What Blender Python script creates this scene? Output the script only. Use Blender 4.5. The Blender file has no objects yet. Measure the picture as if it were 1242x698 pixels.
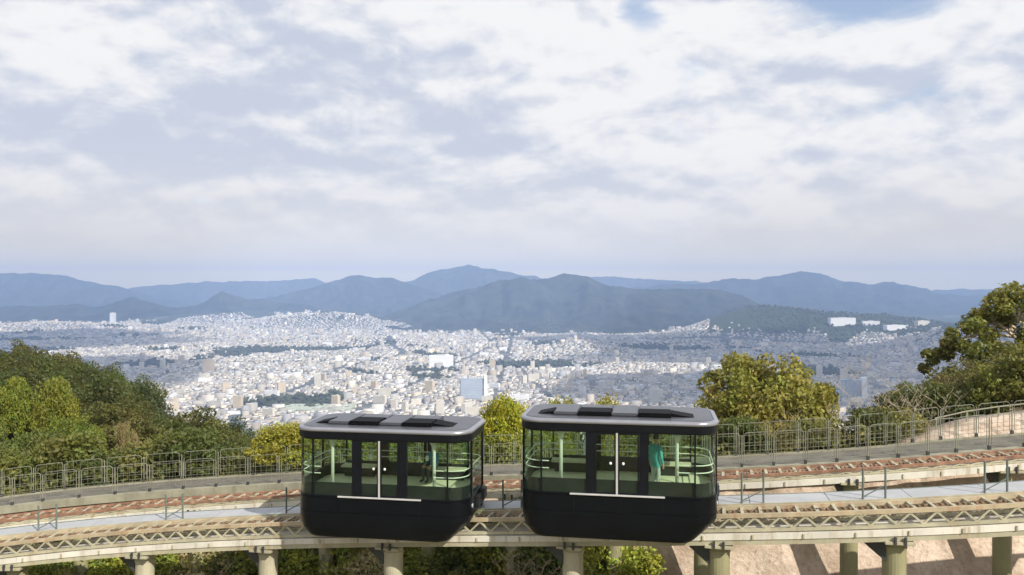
import bpy, bmesh, math, random
import numpy as np
from mathutils import Vector, Matrix, Euler
from math import radians, sin, cos, pi, tan, atan2, sqrt

random.seed(7); RNG = np.random.default_rng(7)
SC = bpy.context.scene
COL = SC.collection

# ------------------------------------------------------------------ camera
F = 1000.0; CX = 621.0; HY = 345.0          # focal length (px of a 1242 wide frame), centre column, horizon row
cam_d = bpy.data.cameras.new("camera"); cam = bpy.data.objects.new("camera", cam_d); COL.objects.link(cam)
cam_d.sensor_width = 36.0; cam_d.lens = 36.0 * F / 1242.0
cam_d.clip_start = 0.5; cam_d.clip_end = 60000.0
cam.location = (0, 0, 0)
cam.rotation_euler = (radians(90) - math.atan((349.0 - HY) / F), 0, 0)
SC.camera = cam

# ------------------------------------------------------------------ light
SUN_EL = 38.0; SUN_AZ = -39.0               # degrees; azimuth from straight behind the camera, positive to the left
sun_pos = Vector((-sin(radians(SUN_AZ)) * cos(radians(SUN_EL)), -cos(radians(SUN_AZ)) * cos(radians(SUN_EL)), sin(radians(SUN_EL))))
sl = bpy.data.lights.new("sun", 'SUN'); sun = bpy.data.objects.new("sun", sl); COL.objects.link(sun)
sl.energy = 4.9; sl.angle = radians(0.53); sl.color = (1.0, 0.93, 0.82)
sun.rotation_euler = sun_pos.to_track_quat('Z', 'Y').to_euler()

SC.view_settings.view_transform = 'Standard'; SC.view_settings.look = 'None'
SC.view_settings.exposure = 0.18; SC.view_settings.gamma = 1.0; SC.view_settings.use_curve_mapping = False
SC.cycles.use_denoising = True
SC.cycles.max_bounces = 8; SC.cycles.transparent_max_bounces = 24; SC.cycles.volume_bounces = 1
SC.cycles.sample_clamp_indirect = 6.0

def px(pxx, pyy, d):
    return Vector(((pxx - CX) / F * d, d, -(pyy - HY) / F * d))

# ------------------------------------------------------------------ world
world = bpy.data.worlds.new("World"); SC.world = world; world.use_nodes = True
wt = world.node_tree; wt.nodes.clear()
def N(t, kind, **kw):
    n = t.nodes.new(kind)
    for k, v in kw.items():
        setattr(n, k, v)
    return n
def math_(t, op, a, b=None, c=None, clamp=False):
    n = t.nodes.new('ShaderNodeMath'); n.operation = op; n.use_clamp = clamp
    for i, v in enumerate((a, b, c)):
        if v is None: continue
        if isinstance(v, (int, float)): n.inputs[i].default_value = v
        else: t.links.new(v, n.inputs[i])
    return n.outputs[0]
def mapr(t, v, a, b, c=0.0, d=1.0, smooth=True):
    n = t.nodes.new('ShaderNodeMapRange'); n.interpolation_type = 'SMOOTHSTEP' if smooth else 'LINEAR'
    t.links.new(v, n.inputs[0])
    for i, x in zip((1, 2, 3, 4), (a, b, c, d)): n.inputs[i].default_value = x
    return n.outputs[0]
def mixc(t, f, a, b):
    n = t.nodes.new('ShaderNodeMix'); n.data_type = 'RGBA'
    if isinstance(f, (int, float)): n.inputs[0].default_value = f
    else: t.links.new(f, n.inputs[0])
    for i, v in ((6, a), (7, b)):
        if isinstance(v, (tuple, list)): n.inputs[i].default_value = (*v[:3], 1)
        else: t.links.new(v, n.inputs[i])
    return n.outputs[2]
def noise(t, vec, scale, detail=4, rough=0.55, dist=0.0):
    n = t.nodes.new('ShaderNodeTexNoise'); n.inputs['Scale'].default_value = scale
    n.inputs['Detail'].default_value = detail; n.inputs['Roughness'].default_value = rough
    n.inputs['Distortion'].default_value = dist
    if vec is not None: t.links.new(vec, n.inputs['Vector'])
    return n.outputs['Fac']
def build_world(t):
    L = t.links.new
    sky = N(t, 'ShaderNodeTexSky', sky_type='NISHITA', sun_disc=False)
    sky.sun_elevation = radians(SUN_EL); sky.sun_rotation = math.atan2(sun_pos.x, sun_pos.y)
    sky.altitude = 330; sky.dust_density = 1.5
    bg_sky = N(t, 'ShaderNodeBackground'); bg_sky.inputs[1].default_value = 0.15; L(sky.outputs[0], bg_sky.inputs[0])
    tc = N(t, 'ShaderNodeTexCoord'); sp = N(t, 'ShaderNodeSeparateXYZ'); L(tc.outputs['Generated'], sp.inputs[0])
    x, y, z = sp.outputs
    # cloud relief: flattened billows in the view sphere, large soft masses and finer heaps
    def dirv(sx, sz, o):
        m = N(t, 'ShaderNodeMapping'); m.inputs['Scale'].default_value = (sx, sx, sz); m.inputs['Location'].default_value = o
        L(tc.outputs['Generated'], m.inputs[0]); return m.outputs[0]
    big = noise(t, dirv(1.0, 2.6, (3.1, 1.4, .3)), 2.3, 3, 0.5, 0.2)
    mid = noise(t, dirv(1.0, 2.3, (.4, 7.7, 2.2)), 5.0, 6, 0.52, 0.35)
    a = noise(t, dirv(1.0, 2.2, (5.5, 3.3, 1.0)), 4.2, 7, 0.52, 0.3)
    b = noise(t, dirv(1.0, 2.2, (5.5 + .012, 3.3, 1.0 + .055)), 4.2, 7, 0.52, 0.3)
    fine = noise(t, dirv(1.0, 2.4, (9.0, 2.0, 4.0)), 13.0, 6, 0.58, 0.3)
    fwd = mapr(t, y, 0.15, 0.45)
    ys = math_(t, 'MAXIMUM', y, 0.2); az = math_(t, 'DIVIDE', x, ys); el = math_(t, 'DIVIDE', z, ys)
    def gau(a0, e0, sa, se, amp):
        p = math_(t, 'POWER', math_(t, 'ABSOLUTE', math_(t, 'MULTIPLY', math_(t, 'SUBTRACT', az, a0), 1 / sa)), 2.0)
        q = math_(t, 'POWER', math_(t, 'ABSOLUTE', math_(t, 'MULTIPLY', math_(t, 'SUBTRACT', el, e0), 1 / se)), 2.0)
        return math_(t, 'MULTIPLY', math_(t, 'MULTIPLY', math_(t, 'EXPONENT', math_(t, 'MULTIPLY', math_(t, 'ADD', p, q), -1.0)), amp), fwd)
    def total(lst):
        r = lst[0]
        for v in lst[1:]: r = math_(t, 'ADD', r, v)
        return r
    # the layout of the cover in view: grey bank to the left, white heaps in the middle
    lay = total([gau(-.48, .185, .30, .045, -.42), gau(-.20, .255, .22, .06, -.24), gau(-.52, .270, .13, .040, .26), gau(-.27, .205, .05, .02, .16), gau(.07, .22, .13, .10, .30), gau(.20, .16, .12, .05, .22),
                 gau(.25, .085, .14, .02, .20), gau(-.25, .085, .30, .022, .14), gau(.42, .30, .16, .05, .18), gau(.47, .145, .12, .02, -.20), gau(.0, .13, .12, .03, -.16), gau(-.1, .10, .5, .012, -.06)])
    a2 = noise(t, dirv(1.0, 2.0, (2.5, 6.3, 3.0)), 9.5, 7, 0.56, 0.25); b2 = noise(t, dirv(1.0, 2.0, (2.5 + .006, 6.3, 3.0 + .026)), 9.5, 7, 0.56, 0.25)
    lit = total([math_(t, 'MULTIPLY', math_(t, 'SUBTRACT', a2, b2), 2.3), math_(t, 'MULTIPLY', math_(t, 'SUBTRACT', a, b), 3.4), math_(t, 'MULTIPLY', math_(t, 'SUBTRACT', mid, 0.5), 1.25), math_(t, 'MULTIPLY', math_(t, 'SUBTRACT', big, 0.5), 0.9), math_(t, 'MULTIPLY', math_(t, 'SUBTRACT', fine, 0.5), 0.42), lay])
    lit = mapr(t, lit, -.52, .40, 0, 1)
    cloudc = mixc(t, lit, (0.51, 0.565, 0.69), (0.865, 0.865, 0.875))
    # breaks in the cover
    holes = total([gau(.155, .325, .035, .05, 1.0), gau(.215, .255, .045, .035, .85), gau(.44, .345, .15, .035, 1.0), gau(.27, .20, .10, .03, .45), gau(.55, .20, .12, .07, .35), gau(.42, .20, .10, .05, .45)])
    cover = total([math_(t, 'MULTIPLY', big, 0.5), math_(t, 'MULTIPLY', mid, 0.7), math_(t, 'MULTIPLY', math_(t, 'SUBTRACT', fine, 0.5), 0.55), math_(t, 'MULTIPLY', holes, -0.40)])
    cover = mapr(t, cover, 0.17, 0.40, 0.34, 1.0)
    # towards the horizon everything melts into pale veil
    veil = mapr(t, z, 0.0, 0.17, 0.92, 0.0)
    cloudc = mixc(t, veil, cloudc, (0.73, 0.725, 0.735))
    low = math_(t, 'MINIMUM', 1.0, math_(t, 'DIVIDE', 0.013, math_(t, 'MAXIMUM', z, 0.004)))      # warm glow put in near the horizon to offset the blue haze
    cloudc = mixc(t, low, cloudc, (1.26, 1.02, 0.64))
    cover = math_(t, 'MAXIMUM', cover, mapr(t, z, 0.02, 0.22, 1.0, 0.0))
    bg_c = N(t, 'ShaderNodeBackground'); L(cloudc, bg_c.inputs[0]); bg_c.inputs[1].default_value = 0.97
    mx = N(t, 'ShaderNodeMixShader'); L(cover, mx.inputs[0]); L(bg_sky.outputs[0], mx.inputs[1]); L(bg_c.outputs[0], mx.inputs[2])
    out = N(t, 'ShaderNodeOutputWorld'); L(mx.outputs[0], out.inputs[0])
build_world(wt)

# ------------------------------------------------------------------ materials
MATS = {}
def mat(name, col, rough=0.6, var=0.12, vscale=2.0, metal=0.0, bump=0.0, bscale=12.0, streak=None, spec=0.5, coat=0.0):
    """Painted / mineral surface with mottled colour; streak = (colour, amount) of run-down dirt."""
    if name in MATS: return MATS[name]
    m = bpy.data.materials.new(name); m.use_nodes = True; t = m.node_tree
    b = t.nodes['Principled BSDF']; b.inputs['Roughness'].default_value = rough; b.inputs['Metallic'].default_value = metal
    b.inputs['Specular IOR Level'].default_value = spec
    if coat: b.inputs['Coat Weight'].default_value = coat; b.inputs['Coat Roughness'].default_value = 0.05
    g = N(t, 'ShaderNodeNewGeometry').outputs['Position']
    n = noise(t, g, vscale, 5, 0.6)
    c = mixc(t, mapr(t, n, 0.3, 0.7), tuple(x * (1 - var) for x in col), tuple(min(1, x * (1 + var)) for x in col))
    if streak:
        mp = N(t, 'ShaderNodeMapping'); mp.inputs['Scale'].default_value = (1.0, 1.0, 0.12); t.links.new(g, mp.inputs[0])
        s = noise(t, mp.outputs[0], 3.0, 6, 0.65)
        c = mixc(t, mapr(t, s, 0.5, 0.72, 0.0, streak[1]), c, streak[0])
    t.links.new(c, b.inputs['Base Color'])
    if bump:
        bp = N(t, 'ShaderNodeBump'); bp.inputs['Strength'].default_value = bump; bp.inputs['Distance'].default_value = 0.03
        t.links.new(noise(t, g, bscale, 6, 0.65), bp.inputs['Height']); t.links.new(bp.outputs[0], b.inputs['Normal'])
    MATS[name] = m; return m

M_black = mat('black_car_paint', (0.004, 0.005, 0.007), 0.30, 0.2, 1.0, spec=0.22)
M_band = mat('black_roof_band', (0.007, 0.008, 0.011), 0.3, 0.15, spec=0.25)
M_silver = mat('grey_roof_paint', (0.095, 0.10, 0.118), 0.36, 0.12, 1.5, metal=0.3, streak=((0.10, 0.10, 0.11), 0.4))
M_rim = mat('silver_rim_highlight', (0.32, 0.325, 0.36), 0.30, 0.08, 1.5, metal=0.5)  # silver rim kept brighter than the roof top, its highlight put into the colour
M_hatch = mat('black_roof_unit', (0.004, 0.004, 0.005), 0.6, 0.2, spec=0.1)
M_lamp = mat('lamp_lens', (0.45, 0.46, 0.46), 0.15, 0.05)
M_steel = mat('bright_steel', (0.62, 0.62, 0.62), 0.35, 0.08, metal=0.3)
M_white = mat('white_enamel', (0.82, 0.82, 0.78), 0.4, 0.05)
M_pole = mat('white_pole_paint', (0.85, 0.86, 0.78), 0.35, 0.04)
M_floorc = mat('cream_cabin_floor', (0.80, 0.77, 0.58), 0.6, 0.06)
M_lining = mat('dark_cabin_lining', (0.018, 0.022, 0.024), 0.5, 0.15)
M_ceil = mat('pale_cabin_ceiling', (0.55, 0.57, 0.55), 0.6, 0.05)
M_seat = mat('cream_upholstery', (0.62, 0.58, 0.42), 0.7, 0.08)
M_beam = mat('cream_girder_paint', (0.66, 0.63, 0.55), 0.55, 0.12, 0.9, streak=((0.34, 0.28, 0.18), 0.8), bump=0.15)
M_chord = mat('tan_girder_paint', (0.43, 0.355, 0.235), 0.6, 0.18, 1.5, streak=((0.34, 0.17, 0.08), 0.75), bump=0.15)
M_rust = mat('rusty_rail', (0.255, 0.135, 0.085), 0.75, 0.35, 3.0, streak=((0.50, 0.34, 0.20), 0.7), bump=0.2)
M_brown = mat('brown_rack_steel', (0.20, 0.125, 0.07), 0.7, 0.3, 3.0, streak=((0.30, 0.21, 0.12), 0.6))
M_diag = mat('khaki_bracing_paint', (0.41, 0.385, 0.27), 0.6, 0.16, 1.5, streak=((0.31, 0.20, 0.10), 0.6))
M_olive = mat('olive_pillar_paint', (0.29, 0.275, 0.155), 0.55, 0.12, 0.8, streak=((0.20, 0.19, 0.11), 0.5), bump=0.1)
M_olive2 = mat('grey_olive_pillar_paint', (0.42, 0.39, 0.28), 0.6, 0.14, 0.9, streak=((0.25, 0.23, 0.15), 0.5), bump=0.1)
M_dark = mat('dark_steel', (0.045, 0.05, 0.05), 0.5, 0.2)
M_deck = mat('grey_walkway', (0.40, 0.41, 0.425), 0.6, 0.08, 1.2, streak=((0.36, 0.36, 0.35), 0.5), bump=0.1)
M_path = mat('asphalt_path', (0.15, 0.14, 0.115), 0.9, 0.22, 1.1, bump=0.3, bscale=40)
M_curb = mat('concrete_curb', (0.29, 0.275, 0.20), 0.85, 0.2, 1.5, streak=((0.17, 0.165, 0.11), 0.7), bump=0.2)
M_rail = mat('galvanised_rail', (0.22, 0.22, 0.165), 0.6, 0.25, 2.0)
M_grail = mat('green_grey_stanchion', (0.13, 0.16, 0.14), 0.5, 0.15)
M_bark = mat('bark', (0.16, 0.125, 0.085), 0.9, 0.3, 6.0, bump=0.4, bscale=30)
M_palebark = mat('pale_dry_bark', (0.50, 0.42, 0.30), 0.9, 0.25, 6.0, bump=0.3, bscale=30)

def conc_mat():
    m = bpy.data.materials.new('sprayed_concrete'); m.use_nodes = True; t = m.node_tree; b = t.nodes['Principled BSDF']
    b.inputs['Roughness'].default_value = 0.95; b.inputs['Specular IOR Level'].default_value = 0.2
    g = N(t, 'ShaderNodeNewGeometry').outputs['Position']
    c = mixc(t, mapr(t, noise(t, g, 0.9, 6, 0.62), 0.32, 0.68), (0.48, 0.37, 0.28), (0.74, 0.61, 0.50))
    c = mixc(t, mapr(t, noise(t, g, 7.0, 6, 0.7), 0.47, 0.72, 0, 0.7), c, (0.33, 0.25, 0.175))
    mp = N(t, 'ShaderNodeMapping'); mp.inputs['Scale'].default_value = (1, 1, 0.15); t.links.new(g, mp.inputs[0])
    c = mixc(t, mapr(t, noise(t, mp.outputs[0], 1.6, 5, 0.6), 0.56, 0.72, 0, 0.6), c, (0.27, 0.24, 0.17))
    t.links.new(c, b.inputs['Base Color'])
    bp = N(t, 'ShaderNodeBump'); bp.inputs['Strength'].default_value = 0.9; bp.inputs['Distance'].default_value = 0.10
    t.links.new(noise(t, g, 3.5, 8, 0.7), bp.inputs['Height']); t.links.new(bp.outputs[0], b.inputs['Normal'])
    return m
M_conc = conc_mat()

def leaf_mat():
    m = bpy.data.materials.new('foliage'); m.use_nodes = True; t = m.node_tree; t.nodes.clear(); L = t.links.new
    oi = N(t, 'ShaderNodeObjectInfo'); at = N(t, 'ShaderNodeAttribute', attribute_name='tint')
    sp = N(t, 'ShaderNodeSeparateColor'); L(at.outputs['Color'], sp.inputs[0])
    hs = N(t, 'ShaderNodeHueSaturation')
    L(math_(t, 'ADD', 0.5, math_(t, 'MULTIPLY', math_(t, 'SUBTRACT', sp.outputs[1], 0.42), 0.07)), hs.inputs['Hue'])
    L(math_(t, 'ADD', 0.55, math_(t, 'MULTIPLY', sp.outputs[0], 0.9)), hs.inputs['Value'])
    L(oi.outputs['Color'], hs.inputs['Color'])
    c = hs.outputs[0]
    d = N(t, 'ShaderNodeBsdfPrincipled'); L(c, d.inputs['Base Color']); d.inputs['Roughness'].default_value = 0.55
    d.inputs['Specular IOR Level'].default_value = 0.35
    tr = N(t, 'ShaderNodeBsdfTranslucent'); L(mixc(t, 0.25, c, (0.55, 0.5, 0.05)), tr.inputs[0])
    mx = N(t, 'ShaderNodeMixShader'); mx.inputs[0].default_value = 0.33; L(d.outputs[0], mx.inputs[1]); L(tr.outputs[0], mx.inputs[2])
    o = N(t, 'ShaderNodeOutputMaterial'); L(mx.outputs[0], o.inputs[0])
    return m
M_leaf = leaf_mat()

def glass_mat(name, tint, refl=0.9):
    m = bpy.data.materials.new(name); m.use_nodes = True; t = m.node_tree; t.nodes.clear(); L = t.links.new
    tr = N(t, 'ShaderNodeBsdfTransparent'); tr.inputs[0].default_value = (*tint, 1)
    gl = N(t, 'ShaderNodeBsdfGlossy'); gl.inputs[0].default_value = (refl, refl, refl, 1); gl.inputs[1].default_value = 0.02
    lw = N(t, 'ShaderNodeLayerWeight'); lw.inputs[0].default_value = 0.5
    fr = math_(t, 'ADD', 0.035, math_(t, 'MULTIPLY', math_(t, 'POWER', lw.outputs['Facing'], 4.0), 0.6))
    mx = N(t, 'ShaderNodeMixShader'); L(fr, mx.inputs[0]); L(tr.outputs[0], mx.inputs[1]); L(gl.outputs[0], mx.inputs[2])
    o = N(t, 'ShaderNodeOutputMaterial'); L(mx.outputs[0], o.inputs[0]); return m
M_glass = glass_mat('green_tinted_glass', (0.855, 0.925, 0.865))

# ------------------------------------------------------------------ object helpers
def obj(name, me, m=None, parent=None, loc=None, kind=None):
    o = bpy.data.objects.new(name, me); COL.objects.link(o)
    if m is not None and me is not None and not me.materials: me.materials.append(m)
    if parent is not None: o.parent = parent
    if loc is not None: o.location = loc
    if kind: o['kind'] = kind
    return o
def tag(o, label, cat, group=None, kind=None):
    o['label'] = label
    if cat: o['category'] = cat
    if group: o['group'] = group
    if kind: o['kind'] = kind
    return o
def thing(name, label, cat, loc=(0, 0, 0), rz=0.0, group=None):
    o = bpy.data.objects.new(name, None); COL.objects.link(o); o.location = loc; o.rotation_euler = (0, 0, rz)
    o.empty_display_size = 0.2
    return tag(o, label, cat, group)
def mesh_from(name, verts, faces, m=None, smooth=False):
    me = bpy.data.meshes.new(name); me.from_pydata([tuple(v) for v in verts], [], faces); me.update()
    if m is not None: me.materials.append(m)
    if smooth: me.polygons.foreach_set('use_smooth', [True] * len(me.polygons))
    return me
def bm_mesh(name, bm, m=None, smooth=False):
    bmesh.ops.recalc_face_normals(bm, faces=bm.faces)
    me = bpy.data.meshes.new(name); bm.to_mesh(me); bm.free()
    if m is not None: me.materials.append(m)
    if smooth: me.polygons.foreach_set('use_smooth', [True] * len(me.polygons))
    return me
def bx(bm, x0, x1, y0, y1, z0, z1):
    v = [bm.verts.new(p) for p in ((x0,y0,z0),(x1,y0,z0),(x1,y1,z0),(x0,y1,z0),(x0,y0,z1),(x1,y0,z1),(x1,y1,z1),(x0,y1,z1))]
    for f in ((0,3,2,1),(4,5,6,7),(0,1,5,4),(1,2,6,5),(2,3,7,6),(3,0,4,7)): bm.faces.new([v[i] for i in f])
def box_mesh(name, x0, x1, y0, y1, z0, z1, m=None, bevel=0.0):
    bm = bmesh.new(); bx(bm, x0, x1, y0, y1, z0, z1)
    if bevel: bmesh.ops.bevel(bm, geom=bm.edges[:], offset=bevel, segments=2, affect='EDGES')
    return bm_mesh(name, bm, m)
def tube(bm, pts, r, n=6, cap=True):
    """Tube through points; r is one radius or a list."""
    pts = [Vector(p) for p in pts]; rr = r if isinstance(r, (list, tuple)) else [r] * len(pts)
    rings = []; up = Vector((0.13, 0.21, 0.97)).normalized()
    for i, p in enumerate(pts):
        d = (pts[min(i + 1, len(pts) - 1)] - pts[max(i - 1, 0)])
        d = d.normalized() if d.length > 1e-9 else Vector((0, 0, 1))
        a = d.cross(up)
        if a.length < 1e-3: a = d.cross(Vector((1, 0, 0)))
        a.normalize(); b = d.cross(a)
        rings.append([bm.verts.new(p + (a * cos(2 * pi * k / n) + b * sin(2 * pi * k / n)) * rr[i]) for k in range(n)])
    for i in range(len(rings) - 1):
        for k in range(n):
            bm.faces.new((rings[i][k], rings[i][(k + 1) % n], rings[i + 1][(k + 1) % n], rings[i + 1][k]))
    if cap and n > 2:
        bm.faces.new(rings[0][::-1]); bm.faces.new(rings[-1])
def lathe(bm, prof, n=20, cx=0, cy=0):
    rings = [[bm.verts.new((cx + r * cos(2 * pi * k / n), cy + r * sin(2 * pi * k / n), z)) for k in range(n)] for r, z in prof]
    for i in range(len(rings) - 1):
        for k in range(n):
            bm.faces.new((rings[i][k], rings[i][(k + 1) % n], rings[i + 1][(k + 1) % n], rings[i + 1][k]))
    bm.faces.new(rings[0][::-1]); bm.faces.new(rings[-1])
def bar_matrix(p, q, w, h):
    """Matrix that turns the unit cube (-.5 .. .5) into a bar from p to q."""
    p = Vector(p); q = Vector(q); d = q - p; x = d.normalized()
    y = Vector((0, 0, 1)).cross(x)
    if y.length < 1e-3: y = Vector((0, 1, 0))
    y.normalize(); z = x.cross(y)
    M = Matrix((x * d.length, y * w, z * h)).transposed().to_4x4(); M.translation = (p + q) / 2
    return M
def unit_cube(name, m, bevel=0.0):
    return box_mesh(name, -.5, .5, -.5, .5, -.5, .5, m, bevel)
ORD = ['first','second','third','fourth','fifth','sixth','seventh','eighth','ninth','tenth','eleventh','twelfth','thirteenth']

# ------------------------------------------------------------------ numeric noise
def vnoise(x, y, seed=0):
    x = np.asarray(x, float); y = np.asarray(y, float)
    xi = np.floor(x).astype(np.int64); yi = np.floor(y).astype(np.int64); xf = x - xi; yf = y - yi
    def h(a, b):
        n = (a * 374761393 + b * 668265263 + seed * 982451653) & 0x7fffffff
        n = ((n ^ (n >> 13)) * 1274126177) & 0x7fffffff
        return ((n ^ (n >> 16)) & 0xffff) / 65535.0
    u = xf * xf * (3 - 2 * xf); v = yf * yf * (3 - 2 * yf)
    return (h(xi, yi) * (1 - u) + h(xi + 1, yi) * u) * (1 - v) + (h(xi, yi + 1) * (1 - u) + h(xi + 1, yi + 1) * u) * v
def fbm(x, y, oct=5, seed=0, gain=0.5):
    s = 0; a = 1; tot = 0
    for i in range(oct):
        s = s + a * vnoise(np.asarray(x) * 2 ** i, np.asarray(y) * 2 ** i, seed + i * 17); tot += a; a *= gain
    return s / tot
def sstep(a, b, x):
    t = np.clip((np.asarray(x, float) - a) / (b - a), 0, 1); return t * t * (3 - 2 * t)

# ------------------------------------------------------------------ track alignment (plan curve and height, from survey points)
CTRL = [(0, 655, 30.7), (190, 639.6, 30.2), (360, 628.7, 29.5), (610, 621.5, 27.55), (875, 620.5, 25.3), (1055, 615.5, 24.5), (1242, 603, 24.1)]
cx_ = np.array([(c[0] - CX) / F * c[2] for c in CTRL]); cy_ = np.array([c[2] for c in CTRL]); cz_ = np.array([-(c[1] - HY) / F * c[2] for c in CTRL])
PY = np.polyfit(cx_, cy_, 3); PZ = np.polyfit(cx_, cz_, 3)
def ext(P, x, lo=-20.0, hi=16.5):
    x = np.asarray(x, float); xc = np.clip(x, lo, hi); return np.polyval(P, xc) + np.polyval(np.polyder(P), xc) * (x - xc)
XS = np.linspace(-34, 32, 1321); YS = ext(PY, XS); ZS = ext(PZ, XS)
SS = np.concatenate([[0], np.cumsum(np.hypot(np.diff(XS), np.diff(YS)))]); SS -= np.interp(0.0, XS, SS)
TX = np.gradient(XS, SS); TY = np.gradient(YS, SS)
def T(s, off=0.0, dz=0.0):
    x = np.interp(s, SS, XS); y = np.interp(s, SS, YS); z = np.interp(s, SS, ZS); tx = np.interp(s, SS, TX); ty = np.interp(s, SS, TY)
    return Vector((x - ty * off, y + tx * off, z + dz))
def s_at_px(p, off=0.0):
    ss = np.linspace(SS[0], SS[-1], 3000)
    x = np.interp(ss, SS, XS) - np.interp(ss, SS, TY) * off; y = np.interp(ss, SS, YS) + np.interp(ss, SS, TX) * off
    q = x / y * F + CX
    return float(np.interp(p, q, ss))
def track_off(x, y):
    """arc position and lateral offset of plan points"""
    x = np.asarray(x, float); y = np.asarray(y, float)
    s = np.interp(x, XS, SS)
    for _ in range(3):
        cxx = np.interp(s, SS, XS); cyy = np.interp(s, SS, YS); tx = np.interp(s, SS, TX); ty = np.interp(s, SS, TY)
        s = s + (x - cxx) * tx + (y - cyy) * ty
    off = -(x - np.interp(s, SS, XS)) * np.interp(s, SS, TY) + (y - np.interp(s, SS, YS)) * np.interp(s, SS, TX)
    return s, off
def sweep(name, s0, s1, step, o0, o1, z0, z1, m, smooth=False):
    """box section (offset o0..o1, height z0..z1 above rail level) following the track"""
    n = max(2, int((s1 - s0) / step) + 1); ss = np.linspace(s0, s1, n); vs = []; fs = []
    for s in ss:
        vs += [T(s, o0, z0), T(s, o1, z0), T(s, o1, z1), T(s, o0, z1)]
    for i in range(n - 1):
        a = 4 * i; b = a + 4
        for k in range(4): fs.append((a + k, a + (k + 1) % 4, b + (k + 1) % 4, b + k))
    fs.append((0, 1, 2, 3)); fs.append((4 * n - 1, 4 * n - 2, 4 * n - 3, 4 * n - 4))
    bm = bmesh.new(); bv = [bm.verts.new(v) for v in vs]
    for f in fs: bm.faces.new([bv[i] for i in f])
    return bm_mesh(name, bm, m)
SL, SR = -26.0, 23.0            # visible stretch of line, plus a margin
RO = 4.8                        # rear line, behind the front one
def rear_dz(s): return float(np.interp(np.interp(s, SS, XS), [-18, 12], [-0.24, 0.14]))

# ------------------------------------------------------------------ terrain
FLOOR = -330.0
CREST_PX = np.array([-400, -150, 0, 40, 60, 100, 140, 170, 195, 230, 270, 310, 340, 380, 430])
CREST_PY = np.array([400, 405, 416, 416, 424, 434, 446, 466, 490, 500, 508, 518, 540, 600, 700])
# city hills: px, distance, height above floor, px spread, distance spread
HILLS = [(390, 6700, 105, 85, 420), (300, 7600, 90, 120, 400), (640, 6200, 60, 80, 350), (965, 5200, 150, 105, 460), (1075, 5100, 72, 60, 400), (1140, 5000, 55, 70, 400), (900, 5400, 80, 60, 420),
         (1180, 4300, 80, 90, 500), (700, 4200, 40, 60, 260), (60, 6200, 45, 90, 300), (850, 4700, 35, 90, 300), (455, 4600, 38, 45, 160), (1240, 4200, 120, 90, 500)]
def ground_z(x, y):
    x = np.asarray(x, float); y = np.asarray(y, float); r = np.hypot(x, y)
    yy = np.maximum(y, 12.0); u = np.where(y > 12, x / yy * F + CX, np.clip(x / yy * F + CX, -700, 2000))
    s, off = track_off(x, y); zt = np.interp(s, SS, ZS)
    n1 = fbm(x / 6.0, y / 6.0, 4, 3) - 0.5
    low = zt - 4.7 + n1 * 0.6 - 0.10 * np.clip(-off - 2, 0, 40)
    high = zt - 0.45
    near = np.where(off < 6.9, low, low + (high - low) * sstep(6.9, 7.4, off))
    # behind the path: left falls to a shelf, right keeps level and rises to a bank
    foot = -13.4 + n1 * 1.0
    crest_d = np.interp(u, [0, 200, 340], [118, 108, 85])
    crest_z = -(np.interp(u, CREST_PX, CREST_PY) - HY) / F * crest_d - 7.2
    t = np.clip((y - 44) / (crest_d - 44), 0, 1.0)
    hill = foot + (crest_z - foot) * t ** 1.15 + n1 * 2.0 * t
    hill = np.minimum(hill, -(np.interp(u, CREST_PX, CREST_PY) - HY) / F * y - 7.4)
    past = np.clip(y - crest_d, 0, None)
    hill = hill - 0.34 * past
    # middle: edge of the ridge drops to the city
    mid = -12.6 + n1 - 0.45 * np.clip(y - 46, 0, None)
    right = zt * 0 + np.interp(u, [1000, 1120, 1300, 1700], [-10.2, -7.6, -5.4, -4.0]) + n1 * 0.8 - 0.32 * np.clip(y - 62, 0, None)
    wl = 1 - sstep(330, 420, u); wr = sstep(980, 1120, u)
    back = hill * wl + mid * (1 - wl) * (1 - wr) + right * wr
    k = sstep(8.4, 15.0, off)
    z = near * (1 - k) + back * k
    behind = -9.5 + n1 * 1.5 + 0.16 * np.clip(-y - 6, 0, 220)     # the slope rises again behind the viewpoint
    z = np.where(off < 8.4, near, z)
    kb = sstep(16, -8, y) if False else 1 - sstep(-8, 14, y)
    z = z * (1 - kb) + behind * kb
    # far floor with hills
    fl = FLOOR + 6 * (fbm(x / 500, y / 500, 3, 9) - 0.5)
    for hp, hd, hh, sp, sd in HILLS:
        fl = fl + hh * np.exp(-((u - hp) / sp) ** 2 - ((y - hd) / sd) ** 2) * (y > 100)
    z = np.where(r > 150, np.maximum(z, fl), np.maximum(z, FLOOR))
    # low wooded spur between hill and town
    z = np.maximum(z, np.where((y > 180) & (y < 520), -52 - np.abs(y - 330) * 0.45 - np.abs(u - 235) * 0.26, -400))
    return z

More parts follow.
